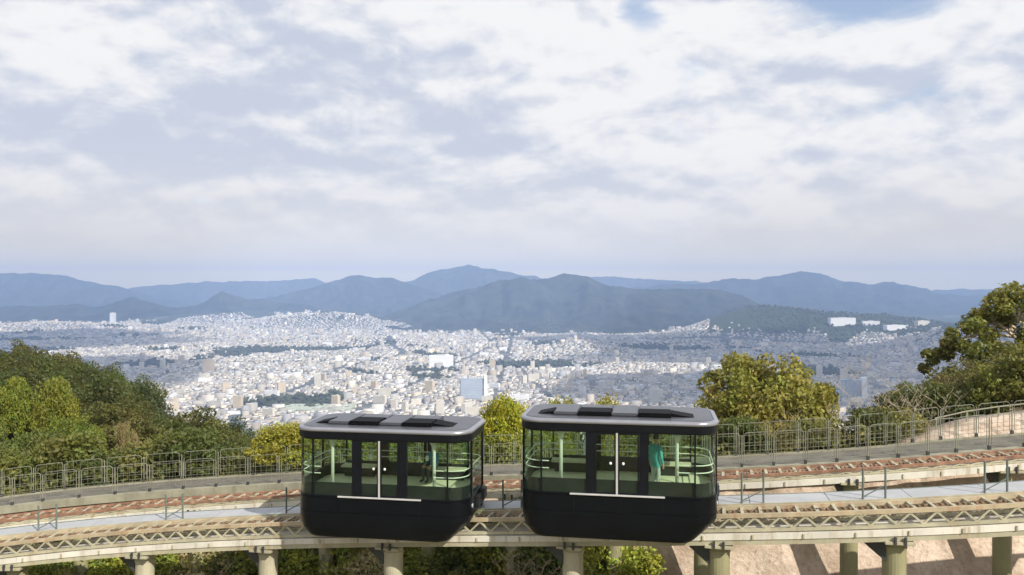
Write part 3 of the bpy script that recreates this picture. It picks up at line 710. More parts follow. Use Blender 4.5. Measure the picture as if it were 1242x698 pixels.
def build_fence(name, label, off, z0, H, s0, s1, pitch, wire):
    t = thing(name, label, 'fence')
    um = bmesh.new(); tube(um, [(0, 0, 0), (0, 0, 1)], 1.0, 8); post_me = bm_mesh('post', um, M_rail)
    ub = box_mesh('base_block', -.05, .05, -.05, .05, 0, .14, M_dark)
    s = s0
    while s < s1:
        p = T(s, off, z0); d = T(s + .05, off, z0) - p; rz = atan2(d.y, d.x)
        o = obj('post', post_me, None, t); o.location = p; o.scale = (.022, .022, H - .10)
        b = obj('base_block', ub, None, t); b.location = p; b.rotation_euler.z = rz
        # rounded frame of the next panel
        a = s + .09; b2 = s + pitch - .09; r = .13; pts = [(a, .14)]
        pts += [(a + r - r * cos(q), H - r + r * sin(q)) for q in np.linspace(0, pi / 2, 5)]
        pts += [(b2 - r + r * sin(q), H - r + r * cos(q)) for q in np.linspace(0, pi / 2, 5)] + [(b2, .14)]
        bm = bmesh.new(); tube(bm, [T(x, off, z0 + z) for x, z in pts] , .0135, 6)
        fr = obj('frame', bm_mesh('frame', bm, M_rail), None, t)
        bm = bmesh.new()
        for z in (.16, H * .38, H * .62): tube(bm, [T(a, off, z0 + z), T(b2, off, z0 + z)], .007, 5)
        for k in range(1, wire): tube(bm, [T(a + (b2 - a) * k / wire, off, z0 + .16), T(a + (b2 - a) * k / wire, off, z0 + H - .02)], .005, 4)
        obj('infill', bm_mesh('infill', bm, M_rail), None, fr, kind='stuff')
        s += pitch
build_fence('fence', 'low tubular fence on the near curb of the path', 6.14, -.02, 1.28, SL - 1, SR + 3, 1.28, 5)
build_fence('fence', 'tubular fence on the far side of the path before the trees', 8.43, -.04, 1.28, SL - 3, SR + 5, 1.40, 5)

def build_pillars():
    fr = [20, 175, 325, 477, 695, 872, 1085, 1300]; re = [97, 240, 395, 520, 622, 745, 852, 1030, 1216]
    def pillar(label, s, o, r, m, d0, haunch):
        c = T(s, o, d0 - (.472 if o > 1 else .924)); zb = float(ground_z(c.x, c.y)) - .4; d = T(s + .05, o) - T(s, o)
        t = thing('pillar', label, 'pillar', (c.x, c.y, zb), atan2(d.y, d.x), 'olive pillars carrying the rail tracks'); h = c.z - zb
        bm = bmesh.new(); lathe(bm, [(r * 1.35, 0), (r * 1.35, .5), (r, .5), (r, h - .34), (r * 1.06, h - .33), (r * 1.06, h - .26), (r, h - .25), (r, h - .1)], 22)
        obj('shaft', bm_mesh('shaft', bm, m), None, t)
        obj('cap_plate', box_mesh('cap_plate', -.42, .42, -.62, .62, h - .10, h - .004, M_diag, .015), None, t)
        for sx in (-1, 1):
            obj('clamp', box_mesh('clamp', sx * .14 - .035, sx * .14 + .035, -.66, -.585, h - .08, h + .14, M_dark, .01), None, t)
        # haunch plate on the left flank
        bm = bmesh.new(); v = [(-r * .85, h - .12), (-r * .85, h - .72), (-r - .55 * haunch, h - .2), (-r - .55 * haunch, h - .12)]
        A = [bm.verts.new((x, -.22, z)) for x, z in v]; B = [bm.verts.new((x, .22, z)) for x, z in v]
        bm.faces.new(A); bm.faces.new(B[::-1])
        for i in range(4): bm.faces.new((A[i], B[i], B[(i + 1) % 4], A[(i + 1) % 4]))
        obj('haunch', bm_mesh('haunch', bm, M_dark), None, t)
    for i, p in enumerate(fr):
        s = s_at_px(p, 0); pillar('thick olive pillar of the front track, %s from the left' % ORD[i], s, 0.0, .335, M_olive2 if i in (1, 2, 3, 4) else M_olive, 0.0, 1.0)
    for i, p in enumerate(re):
        s = s_at_px(p, RO); pillar('slimmer olive pillar of the rear track, %s from the left' % ORD[i], s, RO, .30, M_olive2 if i in (2, 4) else M_olive, rear_dz(s), .4)
build_pillars()

def build_walls():
    # sprayed concrete retaining wall below the path
    ss = np.arange(SL - 4, SR + 6, .45); bm = bmesh.new(); rows = 12; grid = []
    for s in ss:
        col = []
        for k in range(rows + 1):
            f = k / rows; z = -.42 - f * 4.8; o = 6.85 - f * 1.6 + (float(vnoise(s * 1.3, f * 5, 5)) - .5) * .16 * (f > 0)
            col.append(bm.verts.new(T(s, o, z)))
        col.append(bm.verts.new(T(s, 7.5, -5.2))); col.append(bm.verts.new(T(s, 7.5, -.42)))
        grid.append(col)
    for a, b in zip(grid, grid[1:]):
        n = len(a)
        for k in range(n): bm.faces.new((a[k], b[k], b[(k + 1) % n], a[(k + 1) % n]))
    bm.faces.new(grid[0]); bm.faces.new(grid[-1][::-1])
    tag(obj('retaining_wall', bm_mesh('retaining_wall', bm, M_conc, False)), 'pinkish sprayed concrete wall below the path behind the pillars', 'wall')
    # bank above the path at the right
    top = [(1080, 548), (1110, 538), (1150, 523), (1200, 512), (1242, 507), (1320, 499), (1500, 480)]
    bm = bmesh.new(); pr = None
    for p in np.arange(1080, 1460, 6.0):
        s = s_at_px(p, 8.7) if p < 1380 else s_at_px(1380, 8.7) + (p - 1380) * .03
        b = T(s, 8.62, -.3); yy = T(s, 9.4).y; ztop = -(np.interp(p, [q[0] for q in top], [q[1] for q in top]) - HY) / F * yy + (float(vnoise(p / 14., 3, 8)) - .5) * .12
        pts = [b, Vector((b.x, b.y + .25, b.z * .5 + ztop * .5)), Vector((b.x, b.y + .7, ztop)), Vector((b.x, b.y + 1.6, ztop + .05)), Vector((b.x, b.y + 1.7, b.z - .6))]
        c = [bm.verts.new(v) for v in pts]
        if pr:
            for k in range(5): bm.faces.new((pr[k], pr[(k + 1) % 5], c[(k + 1) % 5], c[k]))
        else: bm.faces.new(c)
        pr = c
    bm.faces.new(pr[::-1])
    tag(obj('concrete_bank', bm_mesh('concrete_bank', bm, M_conc, True)), 'low pinkish concrete bank beyond the path at the right', 'wall')
    # handrail on the bank top
    t = thing('handrail', 'thin pale handrail along the top of the concrete bank', 'handrail')
    def onb(p):
        s = s_at_px(p, 8.7); b = T(s, 8.62, -.3); yy = T(s, 9.4).y; zt = -(np.interp(p, [q[0] for q in top], [q[1] for q in top]) - HY) / F * yy
        return Vector((b.x, b.y + 1.1, zt))
    bm = bmesh.new(); tube(bm, [onb(p) + Vector((0, 0, .45)) for p in (1150, 1190, 1230, 1270, 1310)], .03, 6); obj('rail', bm_mesh('rail', bm, M_curb), None, t)
    for p in (1152, 1190, 1230, 1270, 1308):
        bm = bmesh.new(); tube(bm, [onb(p) - Vector((0, 0, .3)), onb(p) + Vector((0, 0, .45))], .03, 6); obj('post', bm_mesh('post', bm, M_curb), None, t)
build_walls()

# ------------------------------------------------------------------ cabins
CL, CW, CR = 5.95, 3.1, 0.68
def ring(xl, xr, yf, yb, r, nc=10, ns=12):
    """rounded rectangle, counter-clockwise from the left end of the front edge"""
    P = []
    def arc(cx, cy, a0):
        for k in range(1, nc): a = a0 + pi / 2 * k / nc; P.append((cx + r * cos(a), cy + r * sin(a)))
    def line(x0, y0, x1, y1):
        for k in range(ns + 1): P.append((x0 + (x1 - x0) * k / ns, y0 + (y1 - y0) * k / ns))
    line(-xl + r, -yf, xr - r, -yf); arc(xr - r, -yf + r, -pi / 2)
    line(xr, -yf + r, xr, yb - r); arc(xr - r, yb - r, 0)
    line(xr - r, yb, -xl + r, yb); arc(-xl + r, yb - r, pi / 2)
    line(-xl, yb - r, -xl, -yf + r); arc(-xl + r, -yf + r, pi)
    return P
def loft(bm, rings, cap0=True, cap1=True):
    R = [[bm.verts.new((x, y, z)) for x, y in pts] for pts, z in rings]
    for a, b in zip(R, R[1:]):
        n = len(a)
        for k in range(n): bm.faces.new((a[k], a[(k + 1) % n], b[(k + 1) % n], b[k]))
    if cap0: bm.faces.new(R[0][::-1])
    if cap1: bm.faces.new(R[-1])
def outline(inset=0.0):
    h, w = CL / 2 - inset, CW / 2 - inset; r = CR - inset
    pts = ring(h, h, w, w, r, 14, 40); P = np.array(pts + [pts[0]]); S = np.concatenate([[0], np.cumsum(np.hypot(*np.diff(P, axis=0).T))])
    return P, S
def pane_mesh(name, s0, s1, z0, z1, inset, thick, m, step=.09, total=None):
    """strip of wall between arc positions s0..s1 of the outer outline"""
    P, S = outline(0.0); n = max(2, int((s1 - s0) / step) + 1); q = np.linspace(s0, s1, n) % S[-1]
    x = np.interp(q, S, P[:, 0]); y = np.interp(q, S, P[:, 1]); e = .01
    tx = np.interp((q + e) % S[-1], S, P[:, 0]) - np.interp((q - e) % S[-1], S, P[:, 0]); ty = np.interp((q + e) % S[-1], S, P[:, 1]) - np.interp((q - e) % S[-1], S, P[:, 1])
    l = np.hypot(tx, ty); nx, ny = -ty / l, tx / l      # inward normal
    bm = bmesh.new(); pr = None
    for i in range(n):
        c = [bm.verts.new((x[i] + nx[i] * d, y[i] + ny[i] * d, z)) for d, z in ((inset, z0), (inset, z1), (inset + thick, z1), (inset + thick, z0))]
        if pr:
            for k in range(4): bm.faces.new((pr[k], pr[(k + 1) % 4], c[(k + 1) % 4], c[k]))
        else: bm.faces.new(c)
        pr = c
    bm.faces.new(pr[::-1]); return bm_mesh(name, bm, m)
def rail_pts(inset, s0, s1, z, step=.1):
    P, S = outline(inset); k = S[-1]; P0, S0 = outline(0); f = k / S0[-1]
    q = np.arange(s0 * f, s1 * f, step); return [(float(np.interp(a % k, S, P[:, 0])), float(np.interp(a % k, S, P[:, 1])), z) for a in q]
def build_cabin(label, s_mid, sill):
    d = T(s_mid + .4) - T(s_mid - .4); rz = atan2(d.y, d.x) * .62; slope = d.z / d.to_2d().length
    c = T(s_mid); base = Vector((c.x, c.y, sill))
    t = thing('cable_cabin', label, 'cabin', base, rz, 'black slope car cabins')
    h, w = CL / 2, CW / 2; a = CL - 2 * CR; cc = pi / 2 * CR; b = CW - 2 * CR; TOT = 2 * a + 2 * b + 4 * cc
    # lower body, cut out above the girder
    bm = bmesh.new()
    prof = [(-1.43, .42, .78, .22), (-1.41, .36, .72, .15), (-1.34, .30, .64, .10), (-1.12, .12, .40, .05), (-.96, .04, .21, .025), (-.80, .01, .05, .01), (-.70, 0, .012, 0), (-.56, 0, 0, 0), (-.555, .016, .016, .016), (-.54, .016, .016, .016), (-.535, 0, 0, 0), (-.09, 0, 0, 0), (-.085, .02, .02, .02), (-.06, .02, .02, .02), (-.055, 0, 0, 0), (0.0, 0, 0, 0)]
    loft(bm, [(ring(h - il, h - ir, w - iy, w - iy, CR - min(il, ir) * .3 - .1 * (z < -1)), z) for z, il, ir, iy in prof])
    body = obj('body', bm_mesh('body', bm, M_black), None, t)
    cut = obj('cutter', box_mesh('cutter', -6, 6, -.72, .72, -2.5, -.62, None)); cut.parent = t
    md = body.modifiers.new('cut', 'BOOLEAN'); md.object = cut; md.operation = 'DIFFERENCE'; md.solver = 'EXACT'
    bpy.context.view_layer.update(); dg = bpy.context.evaluated_depsgraph_get()
    me = bpy.data.meshes.new_from_object(body.evaluated_get(dg)); body.modifiers.clear(); body.data = me; bpy.data.objects.remove(cut)
    if not me.materials: me.materials.append(M_black)
    # panel seams on the skirt
    for x in (-1.3, 0.1, 1.35):
        obj('panel_strip', box_mesh('panel_strip', x - .012, x + .012, -w - .006, -w + .02, -.55, -.12, M_band), None, body)
    # roof: dark band, silver rim, top
    bm = bmesh.new(); loft(bm, [(ring(h, h, w, w, CR), 1.85), (ring(h + .015, h + .015, w + .015, w + .015, CR), 1.9), (ring(h + .02, h + .02, w + .02, w + .02, CR), 2.10)], False, False)
    loft(bm, [(ring(h - .08, h - .08, w - .08, w - .08, CR - .08), 1.85), (ring(h, h, w, w, CR), 1.8501)], False, False)
    obj('roof_band', bm_mesh('roof_band', bm, M_band), None, t)
    bm = bmesh.new(); rf = [(-.02, 2.10), (.03, 2.104), (.05, 2.125), (.055, 2.16), (.045, 2.20), (.015, 2.228), (-.05, 2.238), (-.10, 2.238), (-.10, 2.20)]
    loft(bm, [(ring(h + e, h + e, w + e, w + e, CR + e), z) for e, z in rf], True, False)
    rim = obj('roof_rim', bm_mesh('roof_rim', bm, M_rim), None, t)
    for p in rim.data.polygons: p.use_smooth = len(p.vertices) == 4
    bm = bmesh.new(); loft(bm, [(ring(h + e, h + e, w + e, w + e, CR + e), z) for e, z in ((-.105, 2.19), (-.105, 2.225), (-.14, 2.25), (-.30, 2.262))])
    roof = obj('roof', bm_mesh('roof', bm, M_silver), None, t)
    xs = [-2.35, -1.85, -1.15, -.1, .72, 1.72, 2.3]
    for x0, x1 in ((-1.22, -.20), (.62, 1.62)):
        obj('roof_unit', box_mesh('roof_unit', x0, x1, -1.08, -.15, 2.262, 2.40, M_hatch, .02), None, roof)
    for x0, x1 in ((-.19, .61), (-1.98, -1.23)):
        obj('roof_cover', box_mesh('roof_cover', x0, x1, -1.02, .7, 2.262, 2.37, M_silver, .03), None, roof)
    for x0, x1 in ((-1.22, -.20), (.62, 1.62)):
        obj('roof_cover', box_mesh('roof_cover', x0, x1, -.145, .7, 2.262, 2.37, M_silver, .03), None, roof)
    for sgn, x0, x1 in ((-1, -2.5, -2.0), (1, 1.63, 2.3)):
        bm = bmesh.new(); v = [(x0 if sgn < 0 else x1, 2.263), (x1 if sgn < 0 else x0, 2.263), (x1 if sgn < 0 else x0, 2.37)]
        A = [bm.verts.new((x, -.85, z)) for x, z in v]; B = [bm.verts.new((x, -.1, z)) for x, z in v]
        bm.faces.new(A); bm.faces.new(B[::-1])
        for i in range(3): bm.faces.new((A[i], B[i], B[(i + 1) % 3], A[(i + 1) % 3]))
        obj('roof_vent', bm_mesh('roof_vent', bm, M_hatch), None, roof)
    # pillars, mullions and panes round the cabin
    GZ0, GZ1 = .005, 1.848; m2 = a / 2
    fp = [(m2 - .94, m2 - .66), (m2 + .66, m2 + .94)]
    for p0, p1 in fp: obj('pillar', pane_mesh('pillar', p0, p1, GZ0, GZ1, .012, .10, M_band), None, t)
    B0 = a + 2 * cc + b
    for p0, p1 in ((B0 + m2 - .94, B0 + m2 - .66), (B0 + m2 + .66, B0 + m2 + .94)): obj('pillar', pane_mesh('pillar', p0, p1, GZ0, GZ1, .012, .10, M_band), None, t)
    mulls = [0.0, a, a + cc, a + cc + b, B0, B0 + a, B0 + a + cc, B0 + a + cc + b]
    for s in mulls: obj('mullion', pane_mesh('mullion', s - .025, s + .025, GZ0, GZ1, .0, .07, M_band), None, t)
    spans = [(0.025, fp[0][0]), (fp[1][1], a - .025), (a + .025, a + cc - .025), (a + cc + .025, a + cc + b - .025), (a + cc + b + .025, B0 - .025), (B0 + .025, B0 + m2 - .94), (B0 + m2 - .66, B0 + m2 + .66), (B0 + m2 + .94, B0 + a - .025), (B0 + a + .025, B0 + a + cc - .025), (B0 + a + cc + .025, B0 + a + cc + b - .025), (B0 + a + cc + b + .025, TOT - .025)]
    for s0, s1 in spans: obj('window', pane_mesh('window', s0, s1, GZ0 + .004, GZ1 - .004, .03, .012, M_glass), None, t)
    for i, (s0, s1) in enumerate(((m2 - .655, m2 - .03), (m2 + .03, m2 + .655))):
        dr = obj('door', pane_mesh('door', s0, s0 + .045, GZ0, GZ1, .004, .05, M_band), None, t)
        bmx = bmesh.new(); bmx.from_mesh(dr.data)
        for x0, x1, z0, z1 in ((s1 - .045, s1, GZ0, GZ1), (s0 + .045, s1 - .045, GZ0, GZ0 + .05), (s0 + .045, s1 - .045, GZ1 - .05, GZ1)):
            bx(bmx, -h + CR + x0, -h + CR + x1, -w + .004, -w + .054, z0, z1)
        bmx.to_mesh(dr.data); bmx.free()
        obj('window', pane_mesh('window', s0 + .046, s1 - .046, GZ0 + .051, GZ1 - .051, .03, .012, M_glass), None, dr)
        hx = -h + CR + (s1 - .16 if i == 0 else s0 + .16)
        bm = bmesh.new(); bmesh.ops.create_uvsphere(bm, u_segments=10, v_segments=6, radius=.042)
        for v in bm.verts: v.co = Vector((hx + v.co.x, -w - .0 + v.co.y * .5, .93 + v.co.z * 1.1))
        obj('handle', bm_mesh('handle', bm, M_white, True), None, dr)
    obj('door_seal', pane_mesh('door_seal', m2 - .03, m2 + .03, GZ0, GZ1, -.012, .05, M_steel), None, t)
    obj('door_sill', box_mesh('door_sill', -1.42, 1.42, -w - .05, -w + .03, -.05, .0, M_steel, .008), None, t)
    # lining behind the lower glass, rear dado, floor, ceiling
    obj('lining', pane_mesh('lining', -.0, a + .0, .0, .42, .06, .03, M_lining), None, t)
    obj('lining', pane_mesh('lining', a, a + 2 * cc + b, .0, .40, .06, .03, M_lining), None, t)
    obj('lining', pane_mesh('lining', B0, B0 + a, .0, .52, .06, .03, M_lining), None, t)
    obj('lining', pane_mesh('lining', B0 + a, TOT, .0, .40, .06, .03, M_lining), None, t)
    bm = bmesh.new(); loft(bm, [(ring(h - .1, h - .1, w - .1, w - .1, CR - .1), .004), (ring(h - .1, h - .1, w - .1, w - .1, CR - .1), .03)]); obj('floor', bm_mesh('floor', bm, M_floorc), None, t)
    bm = bmesh.new(); loft(bm, [(ring(h - .085, h - .085, w - .085, w - .085, CR - .085), 1.856), (ring(h - .085, h - .085, w - .085, w - .085, CR - .085), 1.9)]); obj('ceiling', bm_mesh('ceiling', bm, M_ceil), None, t)
    # handrails round the rear half and the ends
    for z, ins in ((.70, .12), (.92, .12)):
        bm = bmesh.new(); tube(bm, rail_pts(ins, a - .3, TOT + .3, z), .019, 6); obj('handrail', bm_mesh('handrail', bm, M_pole), None, t)
    # benches at the rear wall
    for x0, x1 in ((-2.3, -1.0), (1.0, 2.3)):
        sb = obj('bench', box_mesh('bench', x0, x1, w - .62, w - .16, .36, .44, M_seat, .02), None, t)
        obj('bench_leg', box_mesh('bench_leg', x0 + .1, x1 - .1, w - .50, w - .30, .03, .36, M_lining), None, sb)
    # poles with flared heads
    for x in (-1.72, 1.78):
        bm = bmesh.new(); lathe(bm, [(.055, .03), (.055, 1.45), (.062, 1.58), (.10, 1.72), (.19, 1.855)], 14, x, -w + .30); obj('pole', bm_mesh('pole', bm, M_pole, True), None, t)
    # hanging grip straps
    for x in (-1.0, 1.05):
        bm = bmesh.new(); tube(bm, [(x, .5, 1.85), (x, .5, .98)], .008, 5); bx(bm, x - .05, x + .05, .46, .54, .82, .98); obj('grip', bm_mesh('grip', bm, M_white), None, t)
    # ends: lamp, coupler, step
    for sgn in (-1, 1):
        bm = bmesh.new(); bmesh.ops.create_cone(bm, cap_ends=True, segments=16, radius1=.085, radius2=.07, depth=.08)
        for v in bm.verts: v.co = Vector((sgn * (h - .02) + sgn * v.co.z, -.88 + v.co.x, -.30 + v.co.y))
        obj('head_lamp', bm_mesh('head_lamp', bm, M_lamp), None, t)
        obj('bumper', box_mesh('bumper', sgn * (h + .03) - .05, sgn * (h + .03) + .05, -.35, .95, -.52, -.14, M_dark, .02), None, t)
    obj('coupler', box_mesh('coupler', h + .02, h + .16, .25, .75, -.40, -.02, M_dark, .03), None, t)
    # bogies riding the girder
    for x in (-1.6, 1.6):
        zr = (T(s_mid + x).z - sill); bg = obj('bogie', box_mesh('bogie', x - .5, x + .5, -.34, .34, zr + .20, zr + .30, M_dark, .02), None, t)
        for y in (-.46, .46):
            for dx in (-.33, .33):
                bm = bmesh.new(); bmesh.ops.create_cone(bm, cap_ends=True, segments=16, radius1=.13, radius2=.13, depth=.1)
                for v in bm.verts: v.co = Vector((x + dx + v.co.x, y + v.co.z, T(s_mid + x + dx).z - sill + .135 + v.co.y))
                obj('wheel', bm_mesh('wheel', bm, M_dark), None, bg)
    return t, rz
SA = s_at_px(477.5); SB = s_at_px(751.0)
cabA, rzA = build_cabin('black slope car cabin at the left, slightly farther down the track', SA, -6.98)
cabB, rzB = build_cabin('black slope car cabin at the right, nearer and higher than its twin', SB, -6.32)

# ------------------------------------------------------------------ passengers
def skin_body(name, joints, edges, mats, pick):
    me = bpy.data.meshes.new(name); me.from_pydata([j[:3] for j in joints], edges, []); o = bpy.data.objects.new(name, me); COL.objects.link(o)
    md = o.modifiers.new('skin', 'SKIN'); md.use_smooth_shade = True
    sv = me.skin_vertices[0].data
    for i, j in enumerate(joints): sv[i].radius = (j[3], j[4] if len(j) > 4 else j[3])
    sv[0].use_root = True
    ss = o.modifiers.new('sub', 'SUBSURF'); ss.levels = 2; ss.render_levels = 2
    bpy.context.view_layer.update(); dg = bpy.context.evaluated_depsgraph_get(); m2 = bpy.data.meshes.new_from_object(o.evaluated_get(dg)); bpy.data.objects.remove(o)
    m2.materials.clear()
    for m in mats: m2.materials.append(m)
    for p in m2.polygons: p.material_index = pick(p.center); p.use_smooth = True
    return m2
M_skin = mat('skin', (.55, .36, .26), .5, .05); M_hair = mat('dark_hair', (.02, .016, .013), .5, .2); M_teal = mat('teal_cloth', (.08, .46, .48), .8, .15, 6); M_blue = mat('blue_cloth', (.07, .30, .50), .8, .15, 6)
M_paleclo = mat('pale_cloth', (.55, .60, .58), .8, .1, 6); M_denim = mat('dark_trousers', (.04, .05, .07), .8, .15, 6); M_shoe = mat('shoe', (.03, .03, .03), .5, .1)
def person(label, loc, rz, seated, top, legs, z0):
    J = []; E = []
    def add(p, r, par, r2=None):
        J.append((*p, r, r2 or r)); 
        if par is not None: E.append((par, len(J) - 1))
        return len(J) - 1
    hz_ = .47 if seated else .86
    pel = add((0, 0, hz_), .15, None, .12); wa = add((0, .01, hz_ + .17), .135, pel, .105); ch = add((0, 0, hz_ + .38), .165, wa, .115); nk = add((0, -.01, hz_ + .54), .06, ch); hd0 = add((0, -.02, hz_ + .62), .075, nk, .085); hd1 = add((0, -.02, hz_ + .75), .078, hd0, .09); 
    for sx in (-1, 1):
        sh = add((sx * .19, 0, hz_ + .46), .068, ch)
        if seated: el = add((sx * .25, -.10, hz_ + .22), .05, sh); wr = add((sx * .16, -.30, hz_ + .12), .034, el); hd = add((sx * .13, -.38, hz_ + .10), .036, wr, .022); fd = (-.25 * sx, -1, -.15)
        else: el = add((sx * .25, .03, hz_ + .19), .05, sh); wr = add((sx * .26, -.04, hz_ - .04), .034, el); hd = add((sx * .26, -.05, hz_ - .12), .022, wr, .036); fd = (0, -.15, -1)
        f = Vector(fd).normalized(); side = Vector((1, 0, 0)) if seated else Vector((0, 1, 0))
        b = Vector(J[hd][:3])
        for k, (o_, l_) in enumerate(((-.03, .075), (-.01, .085), (.01, .08), (.03, .065))):
            p1 = add(b + side * o_ + f * l_ * .5, .009, hd); add(b + side * o_ + f * l_ + Vector((0, -.01, -.008)), .008, p1)
        th = add(b + side * (-.045 * (1 if not seated else -sx)) - f * .01, .01, hd); add(b + side * (-.06 * (1 if not seated else -sx)) + f * .035, .009, th)
        if seated:
            kn = add((sx * .11, -.43, .50), .075, add((sx * .09, -.06, .46), .095, pel)); an = add((sx * .11, -.42, .09), .042, kn); add((sx * .12, -.58, .04), .038, an, .045)
        else:
            kn = add((sx * .10, -.015, .46), .066, add((sx * .095, 0, hz_ - .1), .09, pel)); an = add((sx * .10, .02, .09), .042, kn); add((sx * .11, -.13, .04), .038, an, .045)
    def pick(c):
        if c.z > hz_ + .545: return 0
        if (Vector((abs(c.x), c.y, c.z)) - (Vector((.13, -.40, hz_ + .10)) if seated else Vector((.26, -.06, hz_ - .14)))).length < .105: return 0
        if c.z < .085: return 3
        if seated: return 2 if (c.z < hz_ + .05 or (c.y < -.2 and c.z < .6 and abs(c.x) < .2)) else 1
        return 2 if c.z < hz_ - .16 else 1
    t = thing('person', label, 'person', loc, rz)
    obj('body', skin_body('body', J, E, [M_skin, top, legs, M_shoe], pick), None, t)
    bm = bmesh.new(); bmesh.ops.create_icosphere(bm, subdivisions=3, radius=1)
    for v in [v for v in bm.verts if v.co.z < -.35 or (v.co.y < -.55 and v.co.z < .35)]: bm.verts.remove(v)
    for v in bm.verts: v.co = Vector((v.co.x * .098, -.005 + v.co.y * .112, hz_ + .735 + v.co.z * .12))
    obj('hair', bm_mesh('hair', bm, M_hair, True), None, t)
    # facial features: nose, eyes, ears
    bm = bmesh.new()
    for (x, y, z, rx, ry, rz2) in ((0, -.118, .70, .014, .02, .022), (-.085, -.015, .70, .012, .02, .03), (.085, -.015, .70, .012, .02, .03)):
        g = bmesh.ops.create_icosphere(bm, subdivisions=2, radius=1)
        for v in g['verts']: v.co = Vector((x + v.co.x * rx, y + v.co.y * ry, hz_ + z + v.co.z * rz2))
    obj('face', bm_mesh('face', bm, M_skin, True), None, t, kind='stuff')
    bm = bmesh.new()
    for x in (-.033, .033):
        g = bmesh.ops.create_icosphere(bm, subdivisions=1, radius=.011)
        for v in g['verts']: v.co += Vector((x, -.105, hz_ + .725))
    obj('eyes', bm_mesh('eyes', bm, M_hair, True), None, t, kind='stuff')
    return t
def in_cab(cab, rz, x, y, z): return cab.location + Matrix.Rotation(rz, 3, 'Z') @ Vector((x, y, z))
person('seated passenger in a blue jacket inside the left cabin', in_cab(cabA, rzA, 1.18, .95, .03), rzA - .5, True, M_blue, M_denim, 0)
pz = person('standing passenger in a teal coat inside the right cabin', in_cab(cabB, rzB, 1.15, -.85, .03), rzB + 2.4, False, M_teal, M_paleclo, 0)

# ------------------------------------------------------------------ vegetation
def leaves_mesh(name, clumps, size, flat=0.0, seed=1, lobes=True):
    """crown of single leaf faces; clumps = (centre, radius, count, tint, hue)"""
    rg = np.random.default_rng(seed); C = []; Nn = []; Tn = []; Sz = []
    for c, r, n, tint, hue in clumps:
        v = rg.normal(size=(n, 3)); v /= np.linalg.norm(v, axis=1)[:, None]
        rad = r * (0.45 + 0.62 * rg.random(n) ** .6)
        C.append(np.array(c) + v * rad[:, None] * np.array([1, 1, .78])); nn = v * .7 + rg.normal(size=(n, 3)) * .75 + np.array([0, 0, .35 + flat]); Nn.append(nn / np.linalg.norm(nn, axis=1)[:, None])
        tt = np.ones((n, 4)); tt[:, 0] = np.clip(tint + rg.normal(0, .16, n), 0, 1); tt[:, 1] = np.clip(hue + rg.normal(0, .14, n), 0, 1); Tn.append(tt); Sz.append(size * rg.uniform(.6, 1.25, n))
    C = np.vstack(C); Nn = np.vstack(Nn); Tn = np.vstack(Tn); Sz = np.concatenate(Sz); n = len(C)
    a = np.cross(Nn, rg.normal(size=(n, 3))); a /= np.linalg.norm(a, axis=1)[:, None]; b = np.cross(Nn, a)
    l = Sz[:, None] * .5; w = l * .55
    V = np.stack([C - a * l, C + b * w - a * l * .1 + Nn * w * .25, C + a * l, C - b * w - a * l * .1 + Nn * w * .25], 1)
    me = bpy.data.meshes.new(name); me.vertices.add(n * 4); me.vertices.foreach_set('co', V.ravel())
    me.loops.add(n * 4); me.loops.foreach_set('vertex_index', np.arange(n * 4, dtype=np.int32)); me.polygons.add(n); me.polygons.foreach_set('loop_start', (np.arange(n) * 4).astype(np.int32)); me.update()
    at = me.attributes.new('tint', 'FLOAT_COLOR', 'FACE'); at.data.foreach_set('color', Tn.ravel()); me.materials.append(M_leaf)
    return me
def grow(rg, base, H, spread, levels, nb, r0, lean=(0, 0), up=.35, start=.3, wig=.12, ratio=.62):
    """branch skeleton: list of (points, radii), and the tips"""
    out = []; tips = []
    def br(p, d, L, r, lv):
        pts = [p]; rad = [r]; n = 4
        for i in range(n):
            d = (d + Vector(rg.normal(0, wig, 3)) + Vector((0, 0, up * .12))).normalized(); p = p + d * L / n; pts.append(p); rad.append(r * (1 - .55 * (i + 1) / n))
        out.append((pts, rad)); 
        if lv >= levels - 1: tips.append(p)
        if lv < levels:
            k = nb if lv else nb + 1
            for j in range(k):
                f = start + (1 - start) * (j + .5 * rg.random()) / k; i = min(n - 1, int(f * n)); q = pts[i].lerp(pts[i + 1], f * n - i)
                ang = 2.4 * j + rg.random() * 1.2; sd = Vector((cos(ang), sin(ang), 0)) * spread + Vector((0, 0, up + .3 * rg.random()))
                br(q, (d * .45 + sd).normalized(), L * ratio * rg.uniform(.75, 1.15), r * (1 - .55 * f) * .62, lv + 1)
    br(Vector(base), Vector((lean[0], lean[1], 1)).normalized(), H, r0, 0)
    return out, tips
def wood_mesh(name, segs, m, n=5):
    bm = bmesh.new()
    for pts, rad in segs: tube(bm, pts, [max(r, .006) for r in rad], n if rad[0] > .03 else 3, cap=False)
    return bm_mesh(name, bm, m, True)
